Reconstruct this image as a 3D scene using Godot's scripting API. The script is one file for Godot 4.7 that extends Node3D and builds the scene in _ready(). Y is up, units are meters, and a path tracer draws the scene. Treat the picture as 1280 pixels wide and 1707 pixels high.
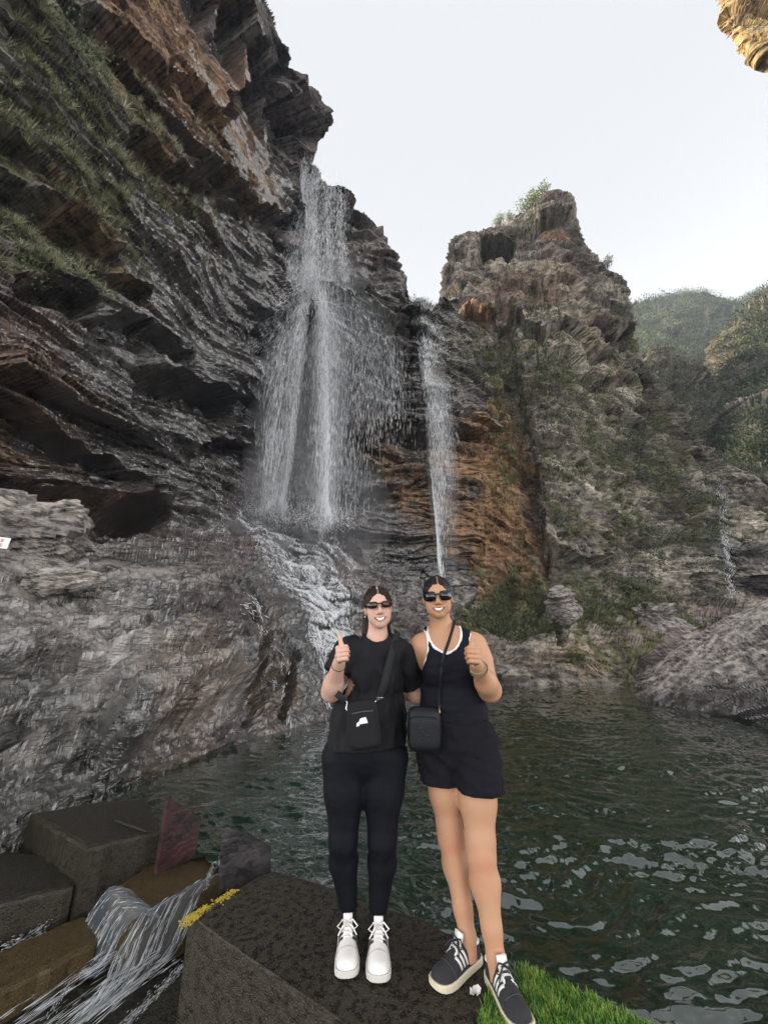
extends Node3D

class Patch:
	var nu: int
	var nv: int
	var base: PackedVector3Array
	var nrm: PackedVector3Array
	var pos: PackedVector3Array
	var norm: PackedVector3Array
	var disp: PackedFloat32Array
	var mask := {}
	func m(called: String) -> PackedFloat32Array:
		if not mask.has(called):
			var a := PackedFloat32Array()
			a.resize(nu * nv)
			mask[called] = a
		return mask[called]
	func at(u: float, v: float) -> int:
		return clampi(roundi(u), 0, nu - 1) * nv + clampi(roundi(v), 0, nv - 1)

var rng := RandomNumberGenerator.new()
var n_low := FastNoiseLite.new()
var n_cell := FastNoiseLite.new()
var n_fine := FastNoiseLite.new()
var used := {}

func V(x: float, y: float, z: float) -> Vector3:
	return Vector3(x, y, z)

func U(u: float, v: float) -> Vector2:
	return Vector2(u, v)

func lin(r: float, g: float, b: float) -> Color:      # a real-world base colour for an albedo
	return Color(r, g, b).linear_to_srgb()

func numbered(called: String) -> String:
	used[called] = used.get(called, -1) + 1
	return called if used[called] == 0 else "%s_%03d" % [called, used[called]]

func tag(o: Node, label := "", category := "", group := "", kind := "") -> Node:
	if label: o.set_meta("label", label)
	if category: o.set_meta("category", category)
	if group: o.set_meta("group", group)
	if kind: o.set_meta("kind", kind)
	return o

func thing(called: String, label: String, category: String, at := Vector3.ZERO, group := "") -> Node3D:
	var o := Node3D.new()
	o.name = numbered(called)
	o.position = at
	tag(o, label, category, group)
	add_child(o, true)
	return o

func put(called: String, mesh: Mesh, m: Material, parent: Node = null) -> MeshInstance3D:
	var o := MeshInstance3D.new()
	o.mesh = mesh
	if m: o.material_override = m
	if parent == null:
		o.name = numbered(called)
		add_child(o, true)
	else:
		o.name = called
		parent.add_child(o, true)
	return o

func multi(called: String, mesh: Mesh, m: Material, buf: PackedFloat32Array, colored: bool, parent: Node = null) -> MultiMeshInstance3D:
	var mm := MultiMesh.new()
	mm.transform_format = MultiMesh.TRANSFORM_3D
	mm.use_colors = colored
	mm.mesh = mesh
	mm.instance_count = buf.size() / (16 if colored else 12)
	mm.buffer = buf
	var o := MultiMeshInstance3D.new()
	o.multimesh = mm
	o.material_override = m
	o.set_meta("kind", "stuff")
	if parent == null:
		o.name = numbered(called)
		add_child(o, true)
	else:
		o.name = called
		parent.add_child(o, true)
	return o

func push_xf(buf: PackedFloat32Array, x: Vector3, y: Vector3, z: Vector3, o: Vector3) -> void:
	buf.append_array([x.x, y.x, z.x, o.x, x.y, y.y, z.y, o.y, x.z, y.z, z.z, o.z])

func mat(color: Color, rough := 0.8, vertex := false) -> StandardMaterial3D:
	var m := StandardMaterial3D.new()
	m.albedo_color = color
	m.roughness = rough
	m.vertex_color_use_as_albedo = vertex
	return m

func noise_tex(size: int, freq: float, octaves := 4, kind := FastNoiseLite.TYPE_SIMPLEX_SMOOTH, salt := 1, normal := false, strength := 8.0) -> NoiseTexture2D:
	var n := FastNoiseLite.new()
	n.noise_type = kind
	n.frequency = freq
	n.fractal_octaves = octaves
	n.seed = salt
	var t := NoiseTexture2D.new()
	t.width = size
	t.height = size
	t.seamless = true
	t.noise = n
	t.as_normal_map = normal
	t.bump_strength = strength
	return t

# ---------------------------------------------------------------- rock surfaces
func left_columns(cols: Array) -> Array:
	var out := []
	for i in cols.size():
		var w: Vector3 = cols[i][0]
		var m: Vector3 = cols[i][1]
		var t: Vector3 = cols[i][2]
		var c := [w + V(.25, -1.3, .35), w, (w + m) * .5 + V(0, .25, 0)]
		for f in [0.0, .13, .29, .48, .72, 1.0]: c.append(m.lerp(t, f))
		c.append(t + (V(-3, -.6, -3.5) if i < 7 else V(-.3, -.4, -5)))
		out.append(c)
	return out

func right_columns(cols: Array) -> Array:
	var out := []
	for k in cols:
		var c := [k[0] + V(0, -1.2, .2), k[0], k[1]]
		for f in [0.0, .13, .28, .45, .64, .82, 1.0]: c.append(k[2].lerp(k[3], f))
		c.append(k[3] + V(.6, -1.0, -5))
		out.append(c)
	return out

func patch_grid(ctrl: Array, cu: Array, cv: Array) -> Patch:
	var p := Patch.new()
	p.nu = 1
	p.nv = 1
	for n in cu: p.nu += n
	for n in cv: p.nv += n
	var nc := ctrl.size()
	var nr: int = ctrl[0].size()
	p.base.resize(p.nu * p.nv)
	p.nrm.resize(p.nu * p.nv)
	p.disp.resize(p.nu * p.nv)
	var iu := 0
	for k in nc - 1:
		for s in (cu[k] + (1 if k == nc - 2 else 0)):
			var t: float = float(s) / cu[k]
			var line: Array[Vector3] = []
			for j in nr:
				line.append(ctrl[k][j].cubic_interpolate(ctrl[k + 1][j], ctrl[maxi(k - 1, 0)][j], ctrl[mini(k + 2, nc - 1)][j], t))
			var at := iu * p.nv
			for j in nr - 1:
				for r in (cv[j] + (1 if j == nr - 2 else 0)):
					p.base[at] = line[j].cubic_interpolate(line[j + 1], line[maxi(j - 1, 0)], line[mini(j + 2, nr - 1)], float(r) / cv[j])
					at += 1
			iu += 1
	p.nrm = normals_of(p.base, p.nu, p.nv)
	return p

func normals_of(a: PackedVector3Array, nu: int, nv: int) -> PackedVector3Array:
	var out := PackedVector3Array()
	out.resize(nu * nv)
	for i in nu:
		var l := maxi(i - 1, 0) * nv
		var r := mini(i + 1, nu - 1) * nv
		var o := i * nv
		for j in nv:
			out[o + j] = (a[r + j] - a[l + j]).cross(a[o + mini(j + 1, nv - 1)] - a[o + maxi(j - 1, 0)]).normalized()
	return out

# A soft-edged ellipse stamped into a mask of the surface, in steps of its grid.
func spot(p: Patch, called: String, c: Vector2, ru: float, rv: float, turn: float, value: float) -> void:
	var m := p.m(called)
	var reach := maxf(ru, rv) * 1.4
	var co := cos(deg_to_rad(turn))
	var si := sin(deg_to_rad(turn))
	for i in range(maxi(0, int(c.x - reach)), mini(p.nu, int(c.x + reach) + 1)):
		for j in range(maxi(0, int(c.y - reach)), mini(p.nv, int(c.y + reach) + 1)):
			var x := i - c.x
			var y := j - c.y
			var d := sqrt(pow((x * co + y * si) / ru, 2) + pow((-x * si + y * co) / rv, 2))
			if d < 1.6:
				var q := p.base[i * p.nv + j]
				d += n_low.get_noise_3dv(q * .55) * .45 + n_low.get_noise_3dv(q * 2.1) * .2
				var w := smoothstep(1.15, .55, d) * value
				if absf(w) > absf(m[i * p.nv + j]): m[i * p.nv + j] = w
	p.mask[called] = m

# A ledge: rock stands out by amt along an edge and fades upwards over tall; below the edge it is hollowed by cut over low.
func ledge(p: Patch, edge: Array, tall: float, amt: float, low := 0.0, cut := 0.0) -> void:
	var dp := p.m("out")
	var dn := p.m("in")
	for k in edge.size() - 1:
		var a: Vector2 = edge[k]
		var b: Vector2 = edge[k + 1]
		var reach := maxf(tall, low) + 6.0
		var ab := b - a
		var len := ab.length()
		var along := ab / len
		var up := Vector2(-along.y, along.x)
		if up.y < 0: up = -up
		var first := k == 0
		var last := k == edge.size() - 2
		for i in range(maxi(0, int(minf(a.x, b.x) - reach)), mini(p.nu, int(maxf(a.x, b.x) + reach) + 1)):
			for j in range(maxi(0, int(minf(a.y, b.y) - reach)), mini(p.nv, int(maxf(a.y, b.y) + reach) + 1)):
				var d := Vector2(i, j) - a
				var t := d.dot(along) / len
				if t < -.25 or t > 1.25: continue
				var at := i * p.nv + j
				var taper := 1.0
				if t < 0: taper = (1.0 + t * 4.0) if first else (1.0 if t > -.02 else 0.0)
				if t > 1: taper = (1.0 - (t - 1.0) * 4.0) if last else (1.0 if t < 1.02 else 0.0)
				if taper <= 0: continue
				var s := d.dot(up)
				var q := p.base[at]
				s += n_low.get_noise_3dv(q * 1.1) * 3.5 + n_cell.get_noise_3dv(q * .9) * 1.4
				if s >= 0:
					if s < tall: dp[at] = maxf(dp[at], amt * taper * pow(1.0 - s / tall, .8))
				elif s > -1.6: dp[at] = maxf(dp[at], amt * taper * (1.0 + s / 1.6))
				if s < 0 and s > -low and low > 0: dn[at] = maxf(dn[at], cut * taper * minf(1.0, (low + s) / low * 1.6))
	p.mask["out"] = dp
	p.mask["in"] = dn

func groove(p: Patch, path: Array, wide: float, deep: float) -> void:
	var dn := p.m("in")
	for k in path.size() - 1:
		var a: Vector2 = path[k]
		var b: Vector2 = path[k + 1]
		for i in range(maxi(0, int(minf(a.x, b.x) - wide)), mini(p.nu, int(maxf(a.x, b.x) + wide) + 1)):
			for j in range(maxi(0, int(minf(a.y, b.y) - wide)), mini(p.nv, int(maxf(a.y, b.y) + wide) + 1)):
				var at := i * p.nv + j
				var d := Geometry2D.get_closest_point_to_segment(Vector2(i, j), a, b).distance_to(Vector2(i, j))
				d += n_low.get_noise_3dv(p.base[at] * .9) * wide * .4
				dn[at] = maxf(dn[at], deep * smoothstep(wide, wide * .45, d))
	p.mask["in"] = dn

# Bedded rock: sawtooth beds of three thicknesses that overhang at their lower edge, broken into blocks, then grain.
func rock(p: Patch, o: Dictionary) -> void:
	var nb: Vector3 = o.get("bed", Vector3.UP).normalized()
	var amp: Array = o.get("amp", [.5, .22, .07])
	var thick: Array = o.get("thick", [2.3, .75, .24])
	var warp: float = o.get("warp", 1.0)
	var cells: float = o.get("cells", .16)
	var cell_size: float = o.get("cell_size", .8)
	var grain: float = o.get("grain", .07)
	var rough: float = o.get("rough", 0.0)
	var sink: float = amp[0] * .55 + amp[1] * .3
	var strike: float = o.get("strike", .22)
	var stretch: float = o.get("stretch", .5)
	var fine: float = o.get("fine", 1.6)
	var dark: Color = o.get("dark", Color(.10, .092, .098))
	var mid: Color = o.get("mid", Color(.27, .25, .25))
	var light: Color = o.get("light", Color(.6, .565, .54))
	var pale_up: float = o.get("pale_up", 0.0)
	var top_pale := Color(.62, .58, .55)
	var rust := Color(.23, .11, .055)
	var moss := Color(.06, .075, .025)
	var moss_all: float = o.get("moss", .15)
	var wet_all: float = o.get("wet", 0.0)
	var out := p.m("out")
	var cut := p.m("in")
	var calm := p.m("calm")
	var orange := p.m("orange")
	var wet := p.m("wet")
	var green := p.m("green")
	var pale := p.m("pale")
	var n := p.nu * p.nv
	var bed := PackedFloat32Array()
	bed.resize(n)
	p.pos.resize(n)
	for at in n:
		var q := p.base[at]
		var yb := nb.dot(q) + n_low.get_noise_3dv(q * .09) * warp * 1.6 + n_low.get_noise_3dv(q * .45) * warp * .28
		var keep := 1.0 - calm[at]
		var d: float = -sink * keep
		for k in 3:
			var s: float = yb / thick[k] + k * 7.31
			s += .38 * sin(s * 2.3 + 1.0)
			var i := floorf(s)
			var f := s - i
			var fr: float = strike / thick[k]
			var r := n_low.get_noise_3d(i * 19.7 + q.y * .1, (q.x + q.z * .35) * fr, (q.z - q.x * .2) * fr)
			d += amp[k] * keep * (r * 1.1 + (1.0 - f) * maxf(0.0, .35 + 1.3 * r))
			if k == 1: bed[at] = n_low.get_noise_2d(i * 7.7, 3.0) + r * .6
		var cx := V((q.x + q.z * .2) * stretch, yb * 2.0, (q.z - q.x * .2) * stretch)
		d += (n_cell.get_noise_3dv(cx * cell_size) * cells + n_cell.get_noise_3dv(cx * cell_size * 2.9) * cells * .45) * (keep * .8 + .2)
		d += n_fine.get_noise_3d(q.x * fine, yb * fine * 1.5, q.z * fine) * grain * (keep * .7 + .3)
		if rough > 0: d += n_fine.get_noise_3d(q.x * 4.2, yb * 7.0, q.z * 4.2) * rough
		d += out[at] - cut[at] + p.disp[at]
		p.pos[at] = q + p.nrm[at] * d
	p.norm = normals_of(p.pos, p.nu, p.nv)
	var col := PackedColorArray()
	col.resize(n)
	for i in p.nu:
		for j in p.nv:
			var at := i * p.nv + j
			var q := p.base[at]
			var a := n_low.get_noise_3dv(q * .3)
			var b := n_fine.get_noise_3dv(q * 2.3)
			var c := dark.lerp(mid, clampf(.55 + a * .7 + bed[at] * .5, 0, 1))
			c = c.lerp(light, clampf(bed[at] * .55 + b * .55 + pale[at] * 1.1 - .05, 0, 1) * (.75 + .25 * pale[at]))
			c = c.lerp(Color(.17, .115, .125), clampf(n_low.get_noise_3dv(q * .21 + V(40, 0, 7)) * 1.2, 0, .55))
			var og := clampf(orange[at] * (1.0 + .9 * b + .5 * bed[at]), 0, 1)
			c = c.lerp(rust.lerp(Color(.37, .24, .14), clampf(.4 + bed[at] * .6 + b * .5, 0, 1)), og)
			var m := clampf((green[at] + moss_all) * 1.2 * (.55 + b * .8 + n_low.get_noise_3dv(q * .9) * .8) + (p.norm[at].y - .25) * (green[at] + moss_all), 0, .92)
			c = c.lerp(moss.lerp(Color(.13, .13, .05), clampf(.4 + b, 0, 1)), m)
			var w := clampf(wet[at] + wet_all, 0, 1)
			c = c.lerp(top_pale, clampf((p.norm[at].y - .35) * 1.6 + b * .4, 0, 1) * pale_up)  # upward-facing rock is blended towards a paler tone
			c = c * lerpf(1.0, .27, w)
			c.a = 1.0
			col[at] = c
	p.mask["col"] = col
	p.mask["damp"] = wet_all

func grid_mesh(p: Patch, smooth := true) -> ArrayMesh:
	var wet := p.m("wet")
	var idx := [PackedInt32Array(), PackedInt32Array()]
	var damp: float = p.mask.get("damp", 0.0)
	var gone: PackedByteArray = p.mask.get("gone", PackedByteArray())
	for i in p.nu - 1:
		for j in p.nv - 1:
			var a := i * p.nv + j
			var b := a + p.nv
			if not gone.is_empty() and gone[a] + gone[a + 1] + gone[b] + gone[b + 1] > 3: continue
			var q := p.base[a]
			var w := 1 if wet[a] + damp + n_fine.get_noise_3dv(q * 1.1) * .35 + n_low.get_noise_3dv(q * .8) * .25 > .5 else 0
			idx[w].append_array([a, a + 1, b, b, a + 1, b + 1])
	var m := ArrayMesh.new()
	for w in 2:
		if idx[w].is_empty(): continue
		var arr := []
		arr.resize(Mesh.ARRAY_MAX)
		arr[Mesh.ARRAY_VERTEX] = p.pos
		if smooth: arr[Mesh.ARRAY_NORMAL] = p.norm
		if p.mask.has("col"): arr[Mesh.ARRAY_COLOR] = p.mask["col"]
		arr[Mesh.ARRAY_INDEX] = idx[w]
		m.add_surface_from_arrays(Mesh.PRIMITIVE_TRIANGLES, arr)
		m.surface_set_material(m.get_surface_count() - 1, p.mask.get("wet_look" if w else "dry_look", p.mask["dry_look"]))
	return m

func rock_material(wet: bool, tone: Texture2D, relief: Texture2D, per_metre: float, cm: float) -> StandardMaterial3D:
	var m := mat(Color.WHITE, .17 if wet else .82, true)
	m.albedo_texture = tone
	m.uv1_triplanar = true
	m.uv1_world_triplanar = true
	m.uv1_scale = V(per_metre, per_metre * 2.6, per_metre)
	m.heightmap_enabled = true
	m.heightmap_texture = relief
	m.heightmap_scale = cm
	m.metallic_specular = .85 if wet else .35
	if wet:
		m.clearcoat_enabled = true
		m.clearcoat = .8
		m.clearcoat_roughness = .12
	return m

func tone_texture() -> ImageTexture:
	var n := FastNoiseLite.new()
	n.noise_type = FastNoiseLite.TYPE_SIMPLEX
	n.frequency = .012
	n.fractal_octaves = 6
	n.fractal_gain = .62
	n.seed = 5
	var im := n.get_seamless_image(512, 512)
	var out := Image.create_empty(512, 512, false, Image.FORMAT_RGB8)
	for x in 512:
		for y in 512:
			var v := im.get_pixel(x, y).r
			v = clampf((v - .5) * 1.6 + .84, .38, 1.0)
			out.set_pixel(x, y, Color(v, v * .985, v * .97))
	return ImageTexture.create_from_image(out)

func relief_texture() -> NoiseTexture2D:
	var t := noise_tex(512, .015, 6, FastNoiseLite.TYPE_SIMPLEX, 9)
	(t.noise as FastNoiseLite).fractal_type = FastNoiseLite.FRACTAL_RIDGED
	(t.noise as FastNoiseLite).fractal_gain = .6
	return t

func _ready() -> void:
	rng.seed = 11
	n_low.noise_type = FastNoiseLite.TYPE_SIMPLEX_SMOOTH
	n_low.frequency = 1.0
	n_low.fractal_type = FastNoiseLite.FRACTAL_NONE
	n_cell.noise_type = FastNoiseLite.TYPE_CELLULAR
	n_cell.frequency = 1.0
	n_cell.fractal_type = FastNoiseLite.FRACTAL_NONE
	n_cell.cellular_return_type = FastNoiseLite.RETURN_CELL_VALUE
	n_fine.noise_type = FastNoiseLite.TYPE_SIMPLEX
	n_fine.frequency = 1.0
	n_fine.fractal_type = FastNoiseLite.FRACTAL_RIDGED
	n_fine.fractal_octaves = 3

	# ------------------------------------------------ camera, sky, sun, exposure
	var cam := Camera3D.new()
	cam.name = "camera"
	cam.position = V(0, 1.70, 0)
	cam.rotation_degrees.x = 18.5
	cam.fov = 2.0 * rad_to_deg(atan(853.5 / 641.0))
	cam.near = .05
	cam.far = 900.0
	add_child(cam)
	cam.current = true
	var env := Environment.new()
	env.background_mode = Environment.BG_SKY
	var sky := Sky.new()
	var sm := ProceduralSkyMaterial.new()
	sm.sky_top_color = Color(.342, .344, .350)
	sm.sky_horizon_color = Color(.93, .927, .92)
	sm.sky_curve = .171
	sm.ground_bottom_color = Color(.2, .2, .18)
	sm.ground_horizon_color = Color(.6, .6, .58)
	sm.sky_energy_multiplier = 2.0
	sm.sun_angle_max = 4.0
	sky.sky_material = sm
	env.sky = sky
	env.tonemap_mode = Environment.TONE_MAPPER_LINEAR
	env.tonemap_exposure = 1.92
	env.sdfgi_enabled = true
	env.ssao_enabled = true
	env.ssil_enabled = true
	env.fog_enabled = true
	env.fog_density = .0006
	env.fog_light_color = Color(.84, .91, 1.0)
	env.volumetric_fog_enabled = true
	env.volumetric_fog_density = 0.0
	var we := WorldEnvironment.new()
	we.name = "world_environment"
	we.environment = env
	add_child(we)
	var sun := DirectionalLight3D.new()
	sun.name = "sun"
	sun.light_color = Color(1.0, .9, .74)
	sun.light_energy = 1.5
	sun.light_angular_distance = .5
	sun.shadow_enabled = true
	sun.basis = Basis.looking_at(-V(-.8, .42, -.42), Vector3.UP)
	add_child(sun)

	build_rock()
	build_pool()
	build_weir()
	build_falls()
	build_mist()
	build_mist()
	build_plants()
	build_people()

var left: Patch
var right: Patch
var ridge: Patch
var slope: Patch
var hill: Patch
var hill_far: Patch
var boulder: Patch
var brow: Patch

func looks(p: Patch, per_metre: float, cm: float) -> void:
	p.mask["dry_look"] = rock_material(false, tone, relief, per_metre, cm)
	p.mask["wet_look"] = rock_material(true, tone, relief, per_metre, cm)

var tone: Texture2D
var relief: Texture2D

func build_rock() -> void:
	tone = tone_texture()
	relief = relief_texture()
	left = patch_grid(left_columns([
		[V(-3.02, 0.20, -2.67), V(-10.13, 3.93, -6.54), V(-11.82, 25.11, -2.67)],
		[V(-2.90, 0.20, -3.30), V(-9.43, 4.54, -8.16), V(-11.31, 28.29, -3.84)],
		[V(-2.85, 0.20, -4.14), V(-8.76, 4.90, -9.70), V(-10.68, 31.83, -5.28)],
		[V(-2.57, 0.20, -4.74), V(-7.83, 5.40, -11.83), V(-9.71, 35.34, -7.51)],
		[V(-2.20, 0.20, -6.01), V(-6.72, 6.31, -14.40), V(-8.28, 38.02, -10.80)],
		[V(-1.90, 0.20, -7.27), V(-5.80, 6.81, -16.52), V(-6.84, 36.20, -14.13)],
		[V(-1.32, 0.20, -8.60), V(-4.56, 6.67, -17.37), V(-5.87, 37.73, -18.01)],
		[V(-0.91, 0.20, -9.96), V(-3.25, 6.01, -16.11), V(-5.67, 35.58, -18.62)],
		[V(-0.44, 0.20, -10.49), V(-2.29, 6.01, -16.11), V(-3.96, 31.36, -18.27)],
		[V(0.08, 0.20, -11.19), V(-1.31, 5.74, -16.31), V(-2.56, 29.39, -18.23)],
		[V(0.88, 0.20, -12.38), V(0.00, 5.14, -16.64), V(0.00, 26.63, -18.46)],
		[V(1.69, 0.20, -13.23), V(1.33, 4.42, -17.08), V(1.43, 24.13, -18.62)],
		[V(2.47, 0.20, -13.86), V(2.43, 4.21, -17.41), V(1.66, 22.55, -18.56)],
		[V(3.29, 0.20, -14.38), V(3.56, 4.12, -17.72), V(2.91, 22.69, -18.86)],
		[V(4.91, 0.20, -14.95), V(6.89, 4.44, -21.27), V(5.95, 27.21, -22.39)],
	]), [24, 60, 62, 58, 62, 44, 36, 30, 26, 28, 34, 30, 28, 30], [6, 74, 74, 84, 84, 84, 84, 84, 8])
	looks(left, 0.28, 5)
	var p := left
	ledge(p, [U(160, 543), U(189, 527), U(213, 523), U(245, 529), U(279, 544), U(314, 565)], 45, 1.3, 40, 1.7)
	ledge(p, [U(86, 460), U(117, 455), U(154, 448)], 30, .6, 14, .8)
	ledge(p, [U(151, 457), U(184, 454), U(279, 581)], 26, .6, 12, .8)
	ledge(p, [U(125, 407), U(148, 403), U(176, 398)], 26, .6, 20, .9)
	ledge(p, [U(178, 415), U(243, 436), U(297, 472)], 26, .7, 16, 1.0)
	ledge(p, [U(22, 357), U(55, 351), U(83, 341), U(115, 331)], 30, .9, 18, .9)
	ledge(p, [U(45, 297), U(73, 300), U(93, 293)], 22, .6, 22, 1.0)
	ledge(p, [U(97, 321), U(116, 318), U(139, 311)], 20, .6, 16, .8)
	ledge(p, [U(100, 284), U(136, 285), U(168, 278)], 22, .7, 18, .8)
	ledge(p, [U(139, 259), U(170, 258), U(219, 260)], 30, 1.1, 26, 1.5)
	ledge(p, [U(32, 234), U(62, 220), U(98, 203), U(140, 191)], 30, .9, 22, .9)
	ledge(p, [U(24, 176), U(71, 168), U(112, 168), U(157, 168)], 32, 1.2, 24, 2.4)
	ledge(p, [U(186, 218), U(245, 232)], 14, .6, 16, .9)
	ledge(p, [U(205, 409), U(268, 439), U(311, 446)], 20, .5, 10, .5)
	ledge(p, [U(256, 345), U(286, 386), U(353, 428), U(395, 452), U(420, 441), U(444, 421)], 34, .5, 75, .8)
	ledge(p, [U(399, 480), U(437, 477), U(464, 492)], 26, .5, 10, .4)
	ledge(p, [U(404, 289), U(444, 352), U(522, 398), U(552, 382)], 22, .6, 60, .6)
	ledge(p, [U(403, 224), U(479, 318), U(540, 321)], 20, .3, 10, .3)
	ledge(p, [U(311, 148), U(382, 162), U(407, 144)], 10, .5, 10, .3)
	ledge(p, [U(130, 19), U(172, 22), U(245, 27)], 40, .5, 22, .3)
	ledge(p, [U(185, 42), U(214, 43)], 10, .2, 8, .3)
	spot(p, "calm", U(129, 39), 230, 110, 0, .7)
	for g in [[U(40, 16), U(87, 17), U(144, 20), U(180, 23), U(207, 29)], [U(64, 51), U(104, 55), U(143, 52)], [U(185, 41), U(209, 43), U(230, 41)], [U(91, 71), U(143, 64), U(173, 65)], [U(39, 34), U(75, 34), U(134, 37), U(172, 37)], [U(153, 14), U(185, 17), U(227, 24), U(246, 35)], [U(211, 16), U(254, 28), U(272, 42)], [U(40, 26), U(83, 25), U(129, 29)], [U(234, 79), U(268, 56), U(301, 37)], [U(278, 12), U(292, 29), U(290, 42)], [U(128, 49), U(172, 53), U(209, 60)], [U(43, 42), U(89, 45)], [U(243, 17), U(280, 27)]]:
		groove(p, g, rng.randf_range(3.0, 6.0), rng.randf_range(.2, .45))
	spot(p, "calm", U(205, 504), 130, 50, -54, .9)
	spot(p, "calm", U(247, 42), 90, 70, 0, .6)
	for e in [[U(162, 468), 110, 40, -50, .62], [U(163, 385), 60, 14, -40, .6], [U(218, 450), 70, 20, -45, .7], [U(119, 461), 110, 26, -50, .5], [U(234, 479), 70, 22, -50, .5],
			[U(97, 333), 60, 12, -35, .5], [U(468, 302), 75, 70, 0, .62], [U(543, 356), 45, 60, 0, .75], [U(544, 250), 40, 60, 0, .85], [U(430, 314), 40, 20, 0, .6],
			[U(58, 223), 50, 60, 0, .35], [U(88, 166), 70, 8, 0, .5], [U(269, 28), 20, 40, 0, .4], [U(185, 24), 40, 30, 0, .3]]:
		spot(p, "orange", e[0], e[1], e[2], e[3], e[4])
	for e in [[U(257, 335), 120, 150, 20, .95], [U(385, 347), 90, 180, 0, .95], [U(315, 84), 90, 110, 20, .95], [U(153, 229), 140, 90, 0, .75], [U(153, 128), 160, 40, 0, .6],
			[U(179, 355), 80, 70, 30, .7], [U(494, 444), 40, 180, 0, .8], [U(456, 149), 80, 60, 0, .7], [U(285, 25), 60, 90, 0, .5], [U(114, 36), 230, 60, -6, .62], [U(250, 59), 90, 60, 0, .6], [U(52, 14), 120, 30, 0, .9], [U(132, 10), 100, 14, 0, .8], [U(186, 58), 130, 34, 0, .55], [U(213, 500), 90, 40, -50, .3]]:
		spot(p, "wet", e[0], e[1], e[2], e[3], e[4])
	for e in [[U(90, 412), 110, 45, -35, .8], [U(53, 371), 80, 40, -25, .9], [U(126, 365), 60, 40, -30, .7], [U(35, 432), 60, 60, 0, .7], [U(59, 313), 60, 25, -10, .6],
			[U(430, 454), 30, 50, -20, .4], [U(536, 484), 40, 40, 0, .4]]:
		spot(p, "green", e[0], e[1], e[2], e[3], e[4])
	for e in [[U(88, 20), 130, 44, 10, .36], [U(73, 56), 100, 40, 0, .5], [U(176, 26), 60, 26, 30, .5], [U(74, 22), 90, 20, 14, .6], [U(195, 26), 80, 45, 30, .34], [U(67, 89), 60, 30, 0, .4], [U(284, 21), 30, 50, 0, .4]]:
		spot(p, "pale", e[0], e[1], e[2], e[3], e[4])
	rock(p, {"amp": [.5, .24, .08], "thick": [2.6, .85, .27], "cells": .2, "cell_size": .7, "grain": .07, "fine": 1.4, "rough": .03, "bed": V(.04, 1, .03), "moss": .06, "warp": .6, "dark": Color(.085, .078, .082), "mid": Color(.225, .208, .207), "light": Color(.5, .47, .45)})
	tag(put("cliff", grid_mesh(p, false), null), "tall dark bedded cliff on the left, wet and overhanging, behind the main waterfall", "cliff", "", "structure")

	right = patch_grid(right_columns([
		[V(1.79, 0.20, -13.23), V(2.19, 1.69, -15.61), V(2.93, 4.13, -20.05), V(5.60, 32.47, -28.32)],
		[V(3.00, 0.20, -14.03), V(3.48, 1.74, -15.65), V(4.29, 3.96, -18.64), V(7.52, 42.08, -29.58)],
		[V(4.06, 0.20, -14.57), V(4.61, 1.78, -15.96), V(5.55, 3.95, -18.55), V(10.23, 43.04, -29.37)],
		[V(4.91, 0.20, -14.95), V(5.48, 1.80, -16.08), V(6.42, 3.90, -18.18), V(13.31, 44.56, -29.56)],
		[V(5.63, 0.20, -15.14), V(6.18, 1.81, -16.02), V(7.05, 3.84, -17.64), V(16.23, 46.49, -29.60)],
		[V(6.28, 0.20, -15.14), V(6.84, 1.81, -15.92), V(7.74, 3.80, -17.35), V(18.31, 48.76, -29.77)],
		[V(6.93, 0.20, -15.14), V(7.60, 1.81, -16.01), V(8.68, 3.84, -17.63), V(20.51, 48.35, -29.69)],
		[V(7.48, 0.20, -14.95), V(8.39, 1.80, -16.16), V(9.91, 3.93, -18.43), V(20.32, 42.15, -28.87)],
		[V(8.12, 0.20, -14.95), V(9.23, 1.80, -16.38), V(11.13, 4.01, -19.05), V(22.07, 38.01, -29.07)],
		[V(8.64, 0.20, -14.75), V(9.96, 1.79, -16.39), V(12.26, 4.05, -19.43), V(24.40, 35.60, -29.48)],
		[V(9.38, 0.20, -14.75), V(10.89, 1.79, -16.51), V(13.51, 4.09, -19.77), V(21.03, 26.72, -27.16)],
		[V(10.12, 0.20, -14.75), V(11.82, 1.79, -16.62), V(14.81, 4.13, -20.08), V(21.87, 23.88, -26.80)],
		[V(11.07, 0.20, -14.75), V(12.93, 1.62, -16.68), V(16.22, 3.69, -20.25), V(22.87, 19.52, -26.11)],
		[V(12.33, 0.20, -14.75), V(14.57, 1.62, -16.86), V(18.55, 3.75, -20.77), V(23.98, 14.11, -25.05)],
		[V(14.34, 0.20, -14.75), V(17.22, 1.62, -17.14), V(22.41, 3.83, -21.58), V(28.89, 13.03, -25.80)],
		[V(16.87, 0.20, -14.75), V(20.68, 1.61, -17.50), V(27.63, 3.93, -22.61), V(36.13, 13.47, -27.37)],
	]), [14, 24, 28, 24, 20, 22, 18, 24, 26, 22, 22, 30, 44, 50, 40], [4, 34, 34, 44, 44, 46, 46, 44, 42, 8])
	looks(right, 0.22, 6)
	p = right
	ledge(p, [U(44, 318), U(69, 311)], 8, .3, 24, 4.0)
	ledge(p, [U(94, 303), U(131, 310)], 30, 1.4, 10, 1.0)
	ledge(p, [U(14, 308), U(36, 296)], 24, .8, 8, .6)
	ledge(p, [U(26, 244), U(65, 232), U(104, 201), U(156, 216), U(234, 292)], 16, .9, 8, .8)
	ledge(p, [U(161, 241), U(197, 265)], 16, 1.4, 9, 1.0)
	ledge(p, [U(60, 267), U(97, 237), U(151, 247)], 14, .7, 6, .5)
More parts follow.
